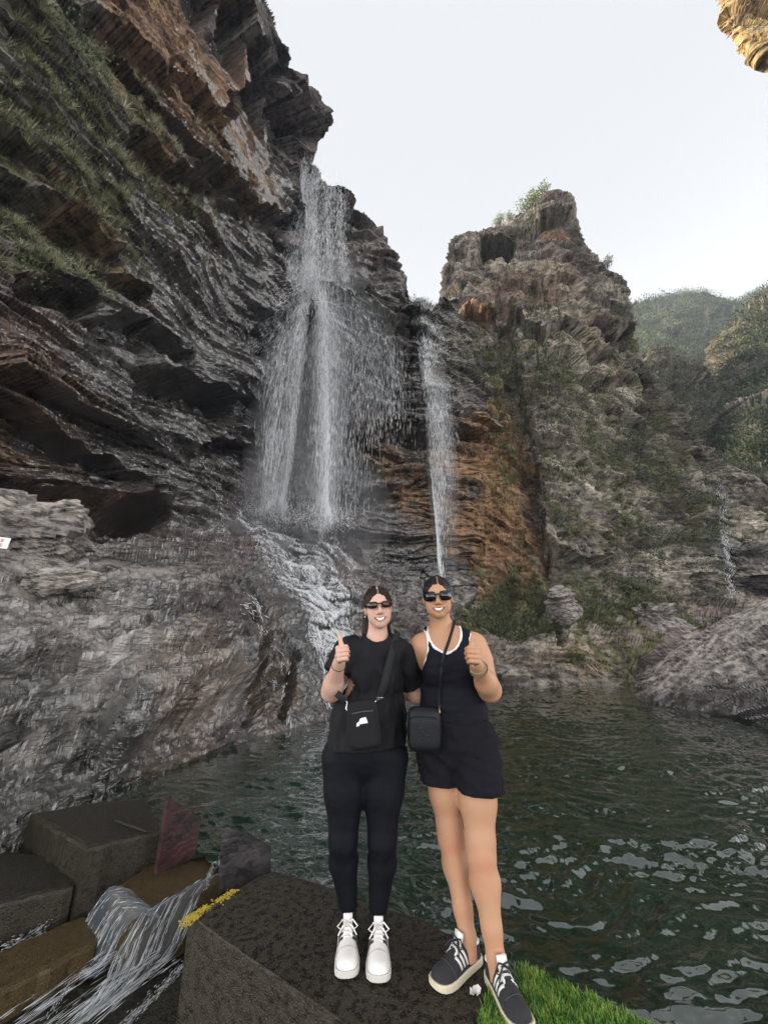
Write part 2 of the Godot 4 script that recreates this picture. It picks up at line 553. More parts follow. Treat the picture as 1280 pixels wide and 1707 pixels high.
	ledge(p, [U(96, 188), U(155, 192), U(229, 247)], 14, .6, 8, .5)
	ledge(p, [U(80, 144), U(136, 132), U(194, 141)], 16, .6, 8, .5)
	ledge(p, [U(84, 94), U(133, 87), U(168, 93)], 20, .8, 10, .6)
	ledge(p, [U(192, 104), U(245, 120), U(284, 166)], 14, .5, 8, .5)
	groove(p, [U(57, 239), U(62, 191), U(75, 149), U(82, 110), U(94, 87), U(114, 72)], 12, 1.8)
	groove(p, [U(85, 110), U(99, 79)], 9, 2.0)
	groove(p, [U(170, 240), U(257, 273), U(292, 243), U(273, 143)], 14, 1.2)
	groove(p, [U(111, 59), U(116, 40)], 7, 1.4)
	for e in [[U(37, 109), 45, 75, 0, .9], [U(27, 148), 40, 30, 0, .7], [U(29, 245), 24, 8, 0, .8], [U(120, 289), 22, 10, 0, .5], [U(67, 80), 30, 30, 0, .8], [U(147, 23), 60, 20, 0, .3], [U(98, 242), 90, 30, -20, .25]]:
		spot(p, "orange", e[0], e[1], e[2], e[3], e[4])
	for e in [[U(63, 199), 50, 40, 0, .6], [U(153, 174), 70, 40, -30, .6], [U(242, 251), 70, 60, -20, .8], [U(57, 57), 70, 20, 0, .7], [U(174, 67), 90, 14, 0, .7], [U(262, 203), 60, 60, 0, .8], [U(239, 27), 60, 40, 0, .7], [U(166, 40), 60, 24, 0, .5],
			[U(20, 197), 30, 40, 0, .5], [U(74, 307), 40, 14, 0, .6], [U(164, 133), 60, 60, 0, .4], [U(50, 139), 14, 34, 0, .4]]:
		spot(p, "green", e[0], e[1], e[2], e[3], e[4])
	for e in [[U(97, 232), 120, 50, -20, .45], [U(136, 151), 60, 60, -20, .3], [U(209, 116), 60, 50, 0, .5], [U(314, 219), 60, 60, 0, .6], [U(158, 40), 80, 40, 0, .35]]:
		spot(p, "pale", e[0], e[1], e[2], e[3], e[4])
	spot(p, "wet", U(314, 177), 20, 80, 0, .9)
	rock(p, {"amp": [.2, .2, .11], "thick": [2.2, .7, .26], "cells": .16, "cell_size": .7, "grain": .09, "fine": 1.3, "strike": .3, "bed": V(.3, 1, .12), "moss": .14, "rough": .05, "mid": Color(.33, .3, .27), "light": Color(.66, .61, .54)})
	tag(put("cliff", grid_mesh(p, false), null), "tall craggy rock buttress rising to a pinnacle on the right of the pool", "cliff", "", "structure")

	ridge = patch_grid([
		[V(26.98, 11.93, -40.00), V(28.76, 23.09, -44.00), V(33.33, 39.27, -50.00), V(35.33, 36.27, -59.00)],
		[V(31.22, 11.93, -40.00), V(34.32, 25.63, -44.00), V(40.88, 46.10, -50.00), V(42.88, 43.10, -59.00)],
		[V(33.41, 11.93, -40.00), V(37.08, 26.24, -44.00), V(44.52, 47.77, -50.00), V(46.52, 44.77, -59.00)],
		[V(36.62, 11.93, -40.00), V(40.67, 25.20, -44.00), V(48.64, 44.93, -50.00), V(50.64, 41.93, -59.00)],
		[V(39.83, 11.93, -40.00), V(43.90, 23.09, -44.00), V(51.84, 39.27, -50.00), V(53.84, 36.27, -59.00)],
		[V(43.69, 11.93, -40.00), V(47.40, 19.82, -44.00), V(54.82, 30.88, -50.00), V(56.82, 27.88, -59.00)],
		[V(48.18, 11.93, -40.00), V(51.49, 16.69, -44.00), V(58.39, 23.20, -50.00), V(60.39, 20.20, -59.00)],
	], [24, 24, 30, 34, 34, 24], [60, 70, 8])
	looks(ridge, 0.1, 15)
	rock(ridge, {"amp": [1.2, .5, .2], "thick": [4.0, 1.6, .6], "cells": .6, "cell_size": .3, "grain": .4, "fine": .4, "bed": V(-.7, 1, .2), "moss": .4, "mid": Color(.25, .23, .23)})
	tag(put("hill", grid_mesh(ridge, false), null), "grey rocky ridge behind the right buttress", "hill", "", "structure")
	slope = patch_grid([
		[V(24.68, 7.91, -30.00), V(31.07, 13.66, -38.00), V(50.36, 28.36, -62.00), V(54.36, 24.36, -77.00)],
		[V(27.05, 7.91, -30.00), V(35.28, 17.69, -38.00), V(59.44, 42.96, -62.00), V(63.44, 38.96, -77.00)],
		[V(28.47, 7.91, -30.00), V(38.12, 20.89, -38.00), V(66.23, 55.30, -62.00), V(70.23, 51.30, -77.00)],
		[V(30.37, 7.91, -30.00), V(41.54, 23.49, -38.00), V(74.10, 65.87, -62.00), V(78.10, 61.87, -77.00)],
		[V(32.75, 7.91, -30.00), V(45.38, 24.95, -38.00), V(82.25, 72.01, -62.00), V(86.25, 68.01, -77.00)],
		[V(36.07, 7.91, -30.00), V(50.72, 26.59, -38.00), V(93.65, 79.16, -62.00), V(97.65, 75.16, -77.00)],
		[V(41.76, 7.91, -30.00), V(59.63, 28.20, -38.00), V(112.25, 86.35, -62.00), V(116.25, 82.35, -77.00)],
	], [24, 30, 30, 36, 40, 24], [60, 80, 8])
	looks(slope, 0.1, 15)
	spot(slope, "pale", U(76, 72), 30, 30, 0, .8)
	rock(slope, {"amp": [1.4, .6, .2], "thick": [4.0, 1.6, .6], "cells": .6, "cell_size": .3, "grain": .5, "fine": .3, "bed": V(-.7, 1, .2), "moss": .6})
	tag(put("hill", grid_mesh(slope, false), null), "dark wooded hillside at the right edge of the gorge", "hill", "", "structure")
	hill = patch_grid([
		[V(29.23, 19.61, -70.00), V(45.04, 52.79, -100.00), V(79.43, 125.68, -165.00), V(82.43, 117.68, -195.00)],
		[V(38.22, 19.61, -70.00), V(60.36, 61.46, -100.00), V(108.99, 156.12, -165.00), V(111.99, 148.12, -195.00)],
		[V(44.97, 19.61, -70.00), V(71.92, 66.08, -100.00), V(131.54, 172.91, -165.00), V(134.54, 164.91, -195.00)],
		[V(50.82, 19.61, -70.00), V(81.68, 67.91, -100.00), V(150.16, 179.70, -165.00), V(153.16, 171.70, -195.00)],
		[V(56.21, 19.61, -70.00), V(90.59, 68.83, -100.00), V(166.96, 183.14, -165.00), V(169.96, 175.14, -195.00)],
		[V(59.59, 19.61, -70.00), V(96.05, 68.95, -100.00), V(177.09, 183.58, -165.00), V(180.09, 175.58, -195.00)],
		[V(62.96, 19.61, -70.00), V(101.27, 68.14, -100.00), V(186.28, 180.55, -165.00), V(189.28, 172.55, -195.00)],
		[V(65.77, 19.61, -70.00), V(105.65, 67.68, -100.00), V(194.10, 178.84, -165.00), V(197.10, 170.84, -195.00)],
		[V(69.70, 19.61, -70.00), V(111.45, 65.96, -100.00), V(203.76, 172.49, -165.00), V(206.76, 164.49, -195.00)],
		[V(78.70, 19.61, -70.00), V(124.27, 61.46, -100.00), V(224.38, 156.12, -165.00), V(227.38, 148.12, -195.00)],
	], [14, 24, 22, 22, 14, 14, 12, 16, 16], [50, 70, 8])
	looks(hill, 0.03, 30)
	rock(hill, {"amp": [2.5, 1.0, .3], "thick": [14.0, 5.0, 2.0], "cells": 1.5, "cell_size": .1, "grain": 1.5, "fine": .1, "moss": .8})
	tag(put("hill", grid_mesh(hill, false), null), "far green wooded hill fading into haze", "hill", "", "structure")
	hill_far = patch_grid([
		[V(94.44, 32.40, -120.00), V(147.88, 103.29, -170.00), V(228.46, 226.30, -240.00), V(231.46, 218.30, -270.00)],
		[V(106.00, 32.40, -120.00), V(167.86, 110.17, -170.00), V(262.26, 247.68, -240.00), V(265.26, 239.68, -270.00)],
		[V(113.71, 32.40, -120.00), V(181.26, 114.25, -170.00), V(285.10, 260.60, -240.00), V(288.10, 252.60, -270.00)],
		[V(119.11, 32.40, -120.00), V(190.77, 117.20, -170.00), V(301.52, 270.05, -240.00), V(304.52, 262.05, -270.00)],
		[V(125.28, 32.40, -120.00), V(201.28, 119.19, -170.00), V(319.20, 276.45, -240.00), V(322.20, 268.45, -270.00)],
		[V(146.48, 32.40, -120.00), V(238.22, 126.84, -170.00), V(382.65, 301.54, -240.00), V(385.65, 293.54, -270.00)],
	], [12, 14, 14, 14, 16], [30, 50, 6])
	looks(hill_far, 0.02, 40)
	rock(hill_far, {"amp": [3, 1.0, .3], "thick": [18.0, 6.0, 2.0], "cells": 1.5, "cell_size": .08, "grain": 2.0, "fine": .06, "moss": .8})
	tag(put("hill", grid_mesh(hill_far, false), null), "farthest blue-green hill crest at the right edge", "hill", "", "structure")

	boulder = patch_grid([
		[V(7.15, -0.40, -12.02), V(7.05, 0.20, -12.12), V(7.34, 0.46, -12.27), V(8.01, 0.61, -13.32), V(8.91, 0.11, -14.82), V(9.71, -0.60, -15.62)],
		[V(6.74, -0.40, -10.88), V(6.64, 0.20, -10.98), V(6.96, 0.67, -11.13), V(7.69, 1.03, -12.18), V(8.59, 0.53, -13.68), V(9.39, -0.60, -14.48)],
		[V(6.88, -0.40, -9.95), V(6.78, 0.20, -10.05), V(7.20, 1.01, -10.20), V(8.13, 1.73, -11.25), V(9.03, 1.23, -12.75), V(9.83, -0.60, -13.55)],
		[V(7.24, -0.40, -9.02), V(7.14, 0.20, -9.12), V(7.61, 1.25, -9.27), V(8.71, 2.26, -10.32), V(9.61, 1.76, -11.82), V(10.41, -0.60, -12.62)],
		[V(7.44, -0.40, -8.04), V(7.34, 0.20, -8.14), V(7.90, 1.44, -8.29), V(9.23, 2.70, -9.34), V(10.13, 2.20, -10.84), V(10.93, -0.60, -11.64)],
		[V(7.49, -0.40, -6.80), V(7.39, 0.20, -6.90), V(8.01, 1.55, -7.05), V(9.60, 2.99, -8.10), V(10.50, 2.49, -9.60), V(11.30, -0.60, -10.40)],
		[V(7.62, -0.40, -5.69), V(7.52, 0.20, -5.79), V(8.16, 1.44, -5.94), V(10.03, 2.82, -6.99), V(10.93, 2.32, -8.49), V(11.73, -0.60, -9.29)],
	], [14, 26, 36, 40, 40, 30], [6, 44, 44, 26, 14])
	looks(boulder, 0.5, 3)
	spot(boulder, "wet", U(68, 11), 120, 22, 0, .9)
	spot(boulder, "pale", U(83, 120), 110, 40, 0, .5)
	rock(boulder, {"amp": [.12, .06, .02], "thick": [.62, .26, .1], "cells": .03, "cell_size": 1.2, "grain": .03, "fine": 1.6, "strike": .12, "bed": V(-.42, .85, -.32), "moss": .03, "warp": .3, "pale_up": .9, "mid": Color(.27, .245, .24), "light": Color(.6, .56, .53)})
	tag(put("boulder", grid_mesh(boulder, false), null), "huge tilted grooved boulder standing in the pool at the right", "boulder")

	stone(V(-8.032, 3.807, -7.969) + V(.25, .1, .25), V(1.25, .72, .8), V(0, .35, -.06), "big pale angular boulder at the left edge, with a small white sign on it")
	stone(V(-5.545, 2.606, -6.707) + V(.1, .05, .1), V(.52, .2, .35), V(0, .4, .05), "low wedge-shaped boulder below the pale boulder with the sign")
	stone(V(7.489, 3.059, -16.987) + V(0, .1, .5), V(.55, .7, .5), V(.1, .3, .5), "dark block perched over a small black hollow, above the far shore")
	stone(V(11.943, 2.531, -17.670) + V(0, .1, .3), V(.8, .75, .6), V(0, .2, .1), "rounded grey boulder above the far shore, left of the tilted boulder's top")
	stone(V(21.367, 5.539, -21.909) + V(0, .2, .3), V(1.7, 1.3, 1.2), V(0, .3, -.1), "large dark rounded boulder at the right edge beside the thin trickle")
	var sign := thing("sign", "small white warning sign with two rows of red characters on the pale boulder", "sign", V(-6.493, 3.021, -6.684) + V(.42, .12, 1.02))
	sign.rotation = V(0, .45, -.06)
	put("board", patch_box(V(0, 0, 0), V(.62, .17, .02)), mat(lin(.7, .68, .66), .5), sign)
	var ink := mat(lin(.5, .16, .16), .6)
	var st := SurfaceTool.new()
	st.begin(Mesh.PRIMITIVE_TRIANGLES)
	ring_of(st, V(-.2, 0, .013), V(0, 0, 1), .055, .007)
	put("print", st.commit(), ink, sign)
	for r in 2:
		for k in 5:
			st = SurfaceTool.new()
			st.begin(Mesh.PRIMITIVE_TRIANGLES)
			var c := V(-.08 + k * .075, .035 - r * .07, .0115)
			for q in [[0, .018, .05, .008], [0, -.002, .055, .008], [0, -.02, .05, .008], [0, 0, .008, .052]]:
				var b := BoxMesh.new()
				b.size = V(q[2], q[3], .002)
				st.append_from(b, 0, Transform3D(Basis(), c + V(q[0], q[1], 0)))
			put("print", st.commit(), ink, sign)

	brow = patch_grid([
		[V(38.07, 82.43, -16.50), V(32.67, 74.03, -13.80), V(31.07, 71.43, -13.00), V(40.46, 72.78, -12.20), V(55.49, 74.57, -11.00)],
		[V(32.37, 64.57, -16.50), V(26.97, 56.17, -13.80), V(25.37, 53.57, -13.00), V(29.73, 52.29, -12.20), V(39.99, 52.97, -11.00)],
		[V(29.72, 54.81, -16.50), V(24.32, 46.41, -13.80), V(22.72, 43.81, -13.00), V(25.07, 41.97, -12.20), V(31.82, 38.70, -11.00)],
		[V(28.49, 49.21, -16.50), V(23.09, 40.81, -13.80), V(21.49, 38.21, -13.00), V(23.45, 37.01, -12.20), V(28.94, 32.36, -11.00)],
		[V(28.67, 46.82, -16.50), V(23.27, 38.42, -13.80), V(21.67, 35.82, -13.00), V(23.09, 33.84, -12.20), V(26.66, 26.12, -11.00)],
		[V(29.63, 45.06, -16.50), V(24.23, 36.66, -13.80), V(22.63, 34.06, -13.00), V(23.94, 31.50, -12.20), V(23.23, 16.72, -11.00)],
		[V(31.33, 42.12, -16.50), V(25.93, 33.72, -13.80), V(24.33, 31.12, -13.00), V(23.43, 22.26, -12.20), V(20.17, 7.26, -11.00)],
	], [20, 46, 46, 36, 36, 40], [6, 10, 60, 60])
	looks(brow, 0.2, 6)
	rock(brow, {"amp": [.25, .18, .1], "thick": [3.0, 1.1, .45], "cells": .2, "cell_size": .6, "grain": .15, "fine": .8, "bed": V(1, .45, .2), "moss": .0, "dark": Color(.28, .18, .09), "mid": Color(.5, .35, .17), "light": Color(.7, .56, .3)})
	tag(put("cliff", grid_mesh(brow, false), null), "sunlit orange cliff brow hanging into the top right corner", "cliff", "", "structure")

func stone(at: Vector3, half: Vector3, turn: Vector3, label: String) -> void:
	var p := Patch.new()
	p.nu = 97
	p.nv = 61
	var b := Basis.from_euler(turn)
	for i in p.nu:
		for j in p.nv:
			var a := TAU * i / 96.0
			var e := PI * j / 60.0 - PI / 2
			var r := pow(absf(cos(e)), .55)
			p.base.append(at + b * (V(r * signf(cos(a)) * pow(absf(cos(a)), .6), signf(sin(e)) * pow(absf(sin(e)), .6), -r * signf(sin(a)) * pow(absf(sin(a)), .6)) * half))
	p.nrm = normals_of(p.base, p.nu, p.nv)
	for k in p.base.size(): p.nrm[k] = (p.base[k] - at).normalized()
	p.disp.resize(p.nu * p.nv)
	looks(p, .5, 3)
	var s := minf(half.x, half.y)
	rock(p, {"amp": [.2 * s, .12 * s, .04 * s], "thick": [.9 * s, .4 * s, .15 * s], "cells": .2 * s, "cell_size": .8 / s, "grain": .06 * s, "fine": 2.0, "bed": V(-.1, 1, .2), "moss": .06, "warp": .3, "pale_up": .35, "mid": Color(.27, .245, .235), "light": Color(.5, .46, .43)})
	tag(put("boulder", grid_mesh(p, false), null), label, "boulder", "boulders round the pool")

# ---------------------------------------------------------------- pool
func build_pool() -> void:
	var p := Patch.new()
	p.nu = 520
	p.nv = 520
	p.pos.resize(p.nu * p.nv)
	for i in p.nu:
		for j in p.nv:
			var z := -.5 * pow(48.0, float(j) / (p.nv - 1))
			var x := lerpf(z * 1.1 - 1.4, -z * 1.25 + 2.0, float(i) / (p.nu - 1))
			var sway := n_low.get_noise_2d(x * .35, z * .5)
			var zz := z + .25 * sway + .12 * n_low.get_noise_2d(x * .9, z * .6)
			var calm := smoothstep(-3.4, -.6, x + z * .12) * .75 + .25
			calm *= lerpf(1.0, .55, smoothstep(-11.0, -17.0, z))
			var patchy := .7 + .7 * smoothstep(-.35, .5, n_low.get_noise_2d(x * .55 + 9.0, z * 1.1))
			var h := .017 * n_low.get_noise_2d(x * 1.8, zz * 6.6) + .009 * n_low.get_noise_2d(x * 4.2 + 30.0, zz * 14.0)
			h += .0075 * n_low.get_noise_2d(x * 8.0, zz * 21.0) + .0032 * n_low.get_noise_2d(x * 21.0, zz * 44.0)
			p.pos[i * p.nv + j] = V(x, .2 + h * calm * patchy, z)
	p.norm = normals_of(p.pos, p.nu, p.nv)
	p.mask["dry_look"] = mat(lin(.006, .021, .011), .06)
	p.mask["dry_look"].metallic_specular = .85
	p.mask["dry_look"].clearcoat_enabled = true
	p.mask["dry_look"].clearcoat = .8
	p.mask["dry_look"].clearcoat_roughness = .05
	var hole := PackedVector2Array()
	for q in [V(-14, 0, -5.5), V(-3.792, 0.200, -3.874), V(-3.016, 0.200, -3.928), V(-2.370, 0.200, -3.771), V(-1.642, 0.200, -3.439), V(-1.296, 0.200, -3.472), V(-1.104, 0.200, -3.286), V(-0.783, 0.200, -3.148), V(.2, 0, -2.3), V(.9, 0, -1.5), V(2, 0, 0), V(-14, 0, 1)]: hole.append(Vector2(q.x, q.z))
	var gone := PackedByteArray()
	gone.resize(p.nu * p.nv)
	for at in p.nu * p.nv: gone[at] = 1 if Geometry2D.is_point_in_polygon(Vector2(p.pos[at].x, p.pos[at].z), hole) else 0
	p.mask["gone"] = gone
	p.base = p.pos
	tag(put("water", grid_mesh(p, true), null), "dark green rippled pool below the falls", "", "", "structure")
	var bed := patch_box(V(2, -1.9, -9), V(44, .2, 26))
	tag(put("ground", bed, mat(lin(.03, .035, .03), .9)), "dark bed of the pool", "", "", "structure")

func patch_box(c: Vector3, size: Vector3) -> ArrayMesh:
	var b := BoxMesh.new()
	b.size = size
	var st := SurfaceTool.new()
	st.append_from(b, 0, Transform3D(Basis(), c))
	return st.commit()

# ---------------------------------------------------------------- concrete
# A cast block: its top outline is given in order; edges are worn and slightly uneven.
func cast_block(top: Array, y0: float, wear := .012, step := .05) -> ArrayMesh:
	var ring := PackedVector3Array()
	for k in top.size():
		var a: Vector3 = top[k]
		var b: Vector3 = top[(k + 1) % top.size()]
		var n := maxi(1, int(a.distance_to(b) / step))
		for s in n: ring.append(a.lerp(b, float(s) / n))
	var mid := Vector3.ZERO
	for q in ring: mid += q / ring.size()
	var rings := []
	for spec in [[1.6, 0.0], [.35, -.25], [0.0, -1.0], [0.0, -9.0]]:
		var r := PackedVector3Array()
		for k in ring.size():
			var q := ring[k]
			var side := (mid - q) * V(1, 0, 1)
			side = side.normalized()
			var j := n_fine.get_noise_3dv(q * 4.0) * wear * .9 + n_low.get_noise_3dv(q * 14.0) * wear * .4
			var o: Vector3 = q + side * (spec[0] * wear * 1.2 + j)
			o.y = q.y + spec[1] * wear * 1.3 + n_low.get_noise_3dv(q * 9.0) * wear * .3
			if spec[1] < -5: o.y = y0
			r.append(o)
		rings.append(r)
	var st := SurfaceTool.new()
	st.begin(Mesh.PRIMITIVE_TRIANGLES)
	st.set_smooth_group(-1)
	var poly := PackedVector2Array()
	for q in rings[0]: poly.append(Vector2(q.x, q.z))
	var cw := Geometry2D.is_polygon_clockwise(poly)
	var tri := Geometry2D.triangulate_polygon(poly)
	for k in range(0, tri.size(), 3):
		var a: Vector3 = rings[0][tri[k]]
		var b: Vector3 = rings[0][tri[k + 1]]
		var c: Vector3 = rings[0][tri[k + 2]]
		if (b - a).cross(c - a).y > 0: st.add_vertex(a); st.add_vertex(c); st.add_vertex(b)
		else: st.add_vertex(a); st.add_vertex(b); st.add_vertex(c)
	for r in 3:
		for k in ring.size():
			var l := (k + 1) % ring.size()
			var quad := [rings[r][k], rings[r + 1][k], rings[r][l], rings[r][l], rings[r + 1][k], rings[r + 1][l]]
			if cw: quad.reverse()
			for q in quad: st.add_vertex(q)
	st.generate_normals()
	return st.commit()

func concrete_material(color: Color, rough: float, salt: int, stain: Color) -> StandardMaterial3D:
	var n := FastNoiseLite.new()
	n.noise_type = FastNoiseLite.TYPE_SIMPLEX
	n.frequency = .03
	n.fractal_octaves = 6
	n.fractal_gain = .68
	n.seed = salt
	var im := n.get_seamless_image(512, 512)
	n.frequency = .16
	n.fractal_octaves = 3
	var grit := n.get_seamless_image(512, 512)
	var out := Image.create_empty(512, 512, false, Image.FORMAT_RGB8)
	for x in 512:
		for y in 512:
			var v := im.get_pixel(x, y).r
			var g := grit.get_pixel(x, y).r
			var c := color.srgb_to_linear().lerp(stain.srgb_to_linear(), smoothstep(.26, .74, v))
			c = c * (.6 + .8 * g) * (.35 + 1.3 * v)
			if g > .78 and v > .45: c = c.lerp(Color(.24, .22, .17), .6)
			c.a = 1
			out.set_pixel(x, y, c.linear_to_srgb())
	var m := mat(Color.WHITE, rough)
	m.albedo_texture = ImageTexture.create_from_image(out)
	m.uv1_triplanar = true
	m.uv1_world_triplanar = true
	m.uv1_scale = V(1.1, 1.1, 1.1)
	m.heightmap_enabled = true
	m.heightmap_texture = ImageTexture.create_from_image(grit)
	m.heightmap_scale = .5
	m.metallic_specular = .3
	return m

func plate(outline: Array, thick: Vector3, jag := 0.0) -> ArrayMesh:
	var st := SurfaceTool.new()
	st.begin(Mesh.PRIMITIVE_TRIANGLES)
	st.set_smooth_group(-1)
	var ring := []
	for k in outline.size():
		var a: Vector3 = outline[k]
		var b: Vector3 = outline[(k + 1) % outline.size()]
		var n := maxi(1, int(a.distance_to(b) / .03))
		for s in n: ring.append(a.lerp(b, float(s) / n) + V(n_low.get_noise_3dv(a.lerp(b, float(s) / n) * 22.0), n_low.get_noise_3dv(a.lerp(b, float(s) / n) * 25.0 + V(3, 3, 3)), 0) * jag)
	var nn := Vector3.ZERO
	for k in outline.size(): nn += (outline[k] - outline[0]).cross(outline[(k + 1) % outline.size()] - outline[0])
	nn = nn.normalized()
	for k in ring.size(): ring[k] -= nn * (ring[k] - outline[0]).dot(nn)
	thick = nn * thick.length() * (1.0 if nn.dot(thick) > 0 else -1.0)
	var x: Vector3 = (outline[1] - outline[0]).normalized()
	x = (x - nn * x.dot(nn)).normalized()
	var y := nn.cross(x)
	var poly := PackedVector2Array()
	for q in ring: poly.append(Vector2(q.dot(x), q.dot(y)))
	var tri := Geometry2D.triangulate_polygon(poly)
	for k in range(0, tri.size(), 3):
		for o in [0, 1, 2]: st.add_vertex(ring[tri[k + o]])
		for o in [2, 1, 0]: st.add_vertex(ring[tri[k + o]] + thick)
	for k in ring.size():
		var l := (k + 1) % ring.size()
		for q in [ring[k], ring[k] + thick, ring[l], ring[l], ring[k] + thick, ring[l] + thick]: st.add_vertex(q)
	st.generate_normals()
	return st.commit()

func build_weir() -> void:
	var wet := concrete_material(lin(.046, .039, .027), .42, 3, lin(.007, .006, .005))
	var brown := concrete_material(lin(.10, .07, .03), .3, 7, lin(.028, .019, .009))
	var ledge_look := concrete_material(lin(.064, .054, .04), .5, 12, lin(.007, .006, .0045))
	tag(put("pavement", cast_block([V(-1.012, 0.350, -2.557), V(-0.877, 0.350, -2.759), V(-0.708, 0.350, -2.970), V(-0.391, 0.350, -2.857), V(-0.133, 0.350, -2.695), V(0.125, 0.350, -2.571), V(0.350, 0.350, -2.423), V(0.589, 0.350, -2.260), V(0.991, 0.350, -1.957), V(1.289, 0.350, -1.714), V(1.1, .35, -.9), V(.3, .35, -.9), V(0.000, 0.350, -1.832), V(-0.337, 0.350, -2.077)], -1.2, .018), ledge_look), "dark mottled concrete ledge the two women stand on", "", "", "structure")
	tag(put("concrete_block", cast_block([V(-2.001, 0.370, -3.177), V(-2.873, 0.370, -3.736), V(-2.545, 0.370, -3.956), V(-2.114, 0.370, -4.063), V(-1.625, 0.370, -3.454)], -.6, .018), wet), "square wet concrete block beside the maroon plate", "block")
	tag(put("concrete_block", cast_block([V(-2.558, 0.170, -2.728), V(-3.585, 0.170, -3.700), V(-2.658, 0.170, -3.610), V(-2.125, 0.170, -3.443), V(-2.032, 0.170, -3.185), V(-2.352, 0.170, -2.996)], -.7, .018), wet), "low concrete step cut by the left edge of the photograph, below the square block", "block")
	tag(put("concrete_sill", cast_block([V(-1.753, 0.180, -3.113), V(-1.680, 0.180, -3.421), V(-1.453, 0.180, -3.676), V(-1.100, 0.180, -3.543), V(-1.090, 0.180, -3.258), V(-1.299, 0.180, -3.016), V(-1.389, 0.180, -2.843)], -1.1, .018), brown), "brown wet concrete sill that pool water spills over", "sill")
	tag(put("concrete_step", cast_block([V(-2.290, 0.020, -2.712), V(-2.201, 0.020, -2.887), V(-1.942, 0.020, -3.188), V(-1.676, 0.020, -3.046), V(-1.687, 0.020, -2.938), V(-1.931, 0.020, -2.602), V(-2.042, 0.020, -2.427)], -1.1, .018), brown), "brown lower concrete step with water running round it", "step")
	tag(put("concrete_apron", cast_block([V(-1.312, -0.060, -2.456), V(-1.269, -0.060, -2.655), V(-1.139, -0.060, -2.853), V(-0.753, -0.060, -2.903), V(-0.054, -0.060, -2.402), V(-0.592, -0.060, -2.257)], -1.1, .018), wet), "dark concrete apron under the front of the ledge, beside the spilling water", "apron")
	tag(put("ground", patch_box(V(-2.4, -.4, -2.4), V(5, .1, 4)), wet), "wet floor of the spillway", "", "", "structure")
	var red := mat(lin(.042, .008, .009), .5)
	red.heightmap_enabled = true
	red.heightmap_texture = noise_tex(256, .03, 4, FastNoiseLite.TYPE_SIMPLEX, 4)
	red.uv1_triplanar = true
	red.uv1_scale = V(2.5, 2.5, 2.5)
	red.heightmap_scale = .3
	red.albedo_texture = rust_texture()
	tag(put("steel_plate", plate([V(-1.522, 0.211, -3.220), V(-1.542, 0.632, -3.220), V(-1.515, 0.643, -3.230), V(-1.487, 0.569, -3.300), V(-1.442, 0.537, -3.360), V(-1.390, 0.416, -3.500), V(-1.408, 0.271, -3.500), V(-1.407, 0.181, -3.500)], V(-.03, 0, -.012), .004), red), "maroon painted steel plate with a torn top edge standing by the sill", "plate")
	var grey := mat(lin(.03, .024, .026), .5)
	grey.heightmap_enabled = true
	grey.heightmap_texture = red.heightmap_texture
	grey.uv1_triplanar = true
	grey.uv1_scale = V(2.5, 2.5, 2.5)
	grey.heightmap_scale = .3
	grey.albedo_texture = rust_texture()
	tag(put("steel_plate", plate([V(-1.010, 0.184, -2.980), V(-1.038, 0.559, -2.980), V(-1.000, 0.565, -2.980), V(-0.878, 0.500, -3.040), V(-0.742, 0.412, -3.100), V(-0.733, 0.229, -3.100)], V(.012, 0, -.03), .004), grey), "dark grey rusted plate with a sloping top beside the concrete ledge", "plate")
	# the rod lying on the square block
	var rod := SurfaceTool.new()
	rod.begin(Mesh.PRIMITIVE_TRIANGLES)
	tube(rod, [V(-2.078, 0.380, -3.578), V(-1.877, 0.380, -3.476), V(-1.723, 0.380, -3.391)], [.008, .009, .007], 7)
	rod.generate_normals()
	tag(put("iron_rod", rod.commit(), mat(lin(.02, .017, .015), .95)), "thin dark rod lying on top of the square concrete block", "rod")
	# yellow moss on the corner of the ledge
	var tuft := PackedFloat32Array()
	rng.seed = 41
	var clot := SphereMesh.new()
	clot.radius = 1.0; clot.height = 1.4; clot.radial_segments = 7; clot.rings = 4
	for k in 700:
		var t := pow(rng.randf(), 1.5)
		if n_low.get_noise_2d(t * 9.0, 3.0) < -.15: t *= .3
		var at := (V(-1.006, 0.352, -2.544)).lerp(V(-0.851, 0.352, -2.772), t) + V(rng.randfn(.01, .016), -.004, absf(rng.randfn(0, .03)) * (1.25 - t) - .012)
		var r := rng.randf_range(.002, .0055)
		push_xf(tuft, V(r, 0, 0), V(0, r * .7, 0), V(0, 0, r), at)
		var c := Color(.5, .34, .02).lerp(Color(.25, .2, .03), rng.randf())
		tuft.append_array([c.r, c.g, c.b, 1.0])
	tag(multi("moss", clot, mat(Color.WHITE, .95, true), tuft, true), "bright yellow moss along the left corner of the ledge", "moss", "", "stuff")
	# litter beside the black shoe
	var lit := SurfaceTool.new()
	lit.begin(Mesh.PRIMITIVE_TRIANGLES)
	rng.seed = 8
	var o: Vector3 = V(0.368, 0.360, -2.075)
	for k in 9:
		var a := rng.randf() * TAU
		var d := V(cos(a), rng.randf_range(.1, .6), sin(a)) * rng.randf_range(.012, .026)
		var e := V(-sin(a), rng.randf_range(-.3, .5), cos(a)) * rng.randf_range(.008, .016)
		for q in [o, o + d + e, o + d - e, o, o + d - e, o + d * .4 - e * 1.4 + V(0, .01, 0)]: lit.add_vertex(q)
	lit.generate_normals()
	tag(put("tissue", lit.commit(), mat(lin(.75, .72, .7), .9)), "small crumpled white tissue on the ledge beside a black shoe", "tissue")
	# artificial turf
	var turf := thing("turf_mat", "bright green artificial turf mat at the right end of the ledge", "turf", Vector3.ZERO)
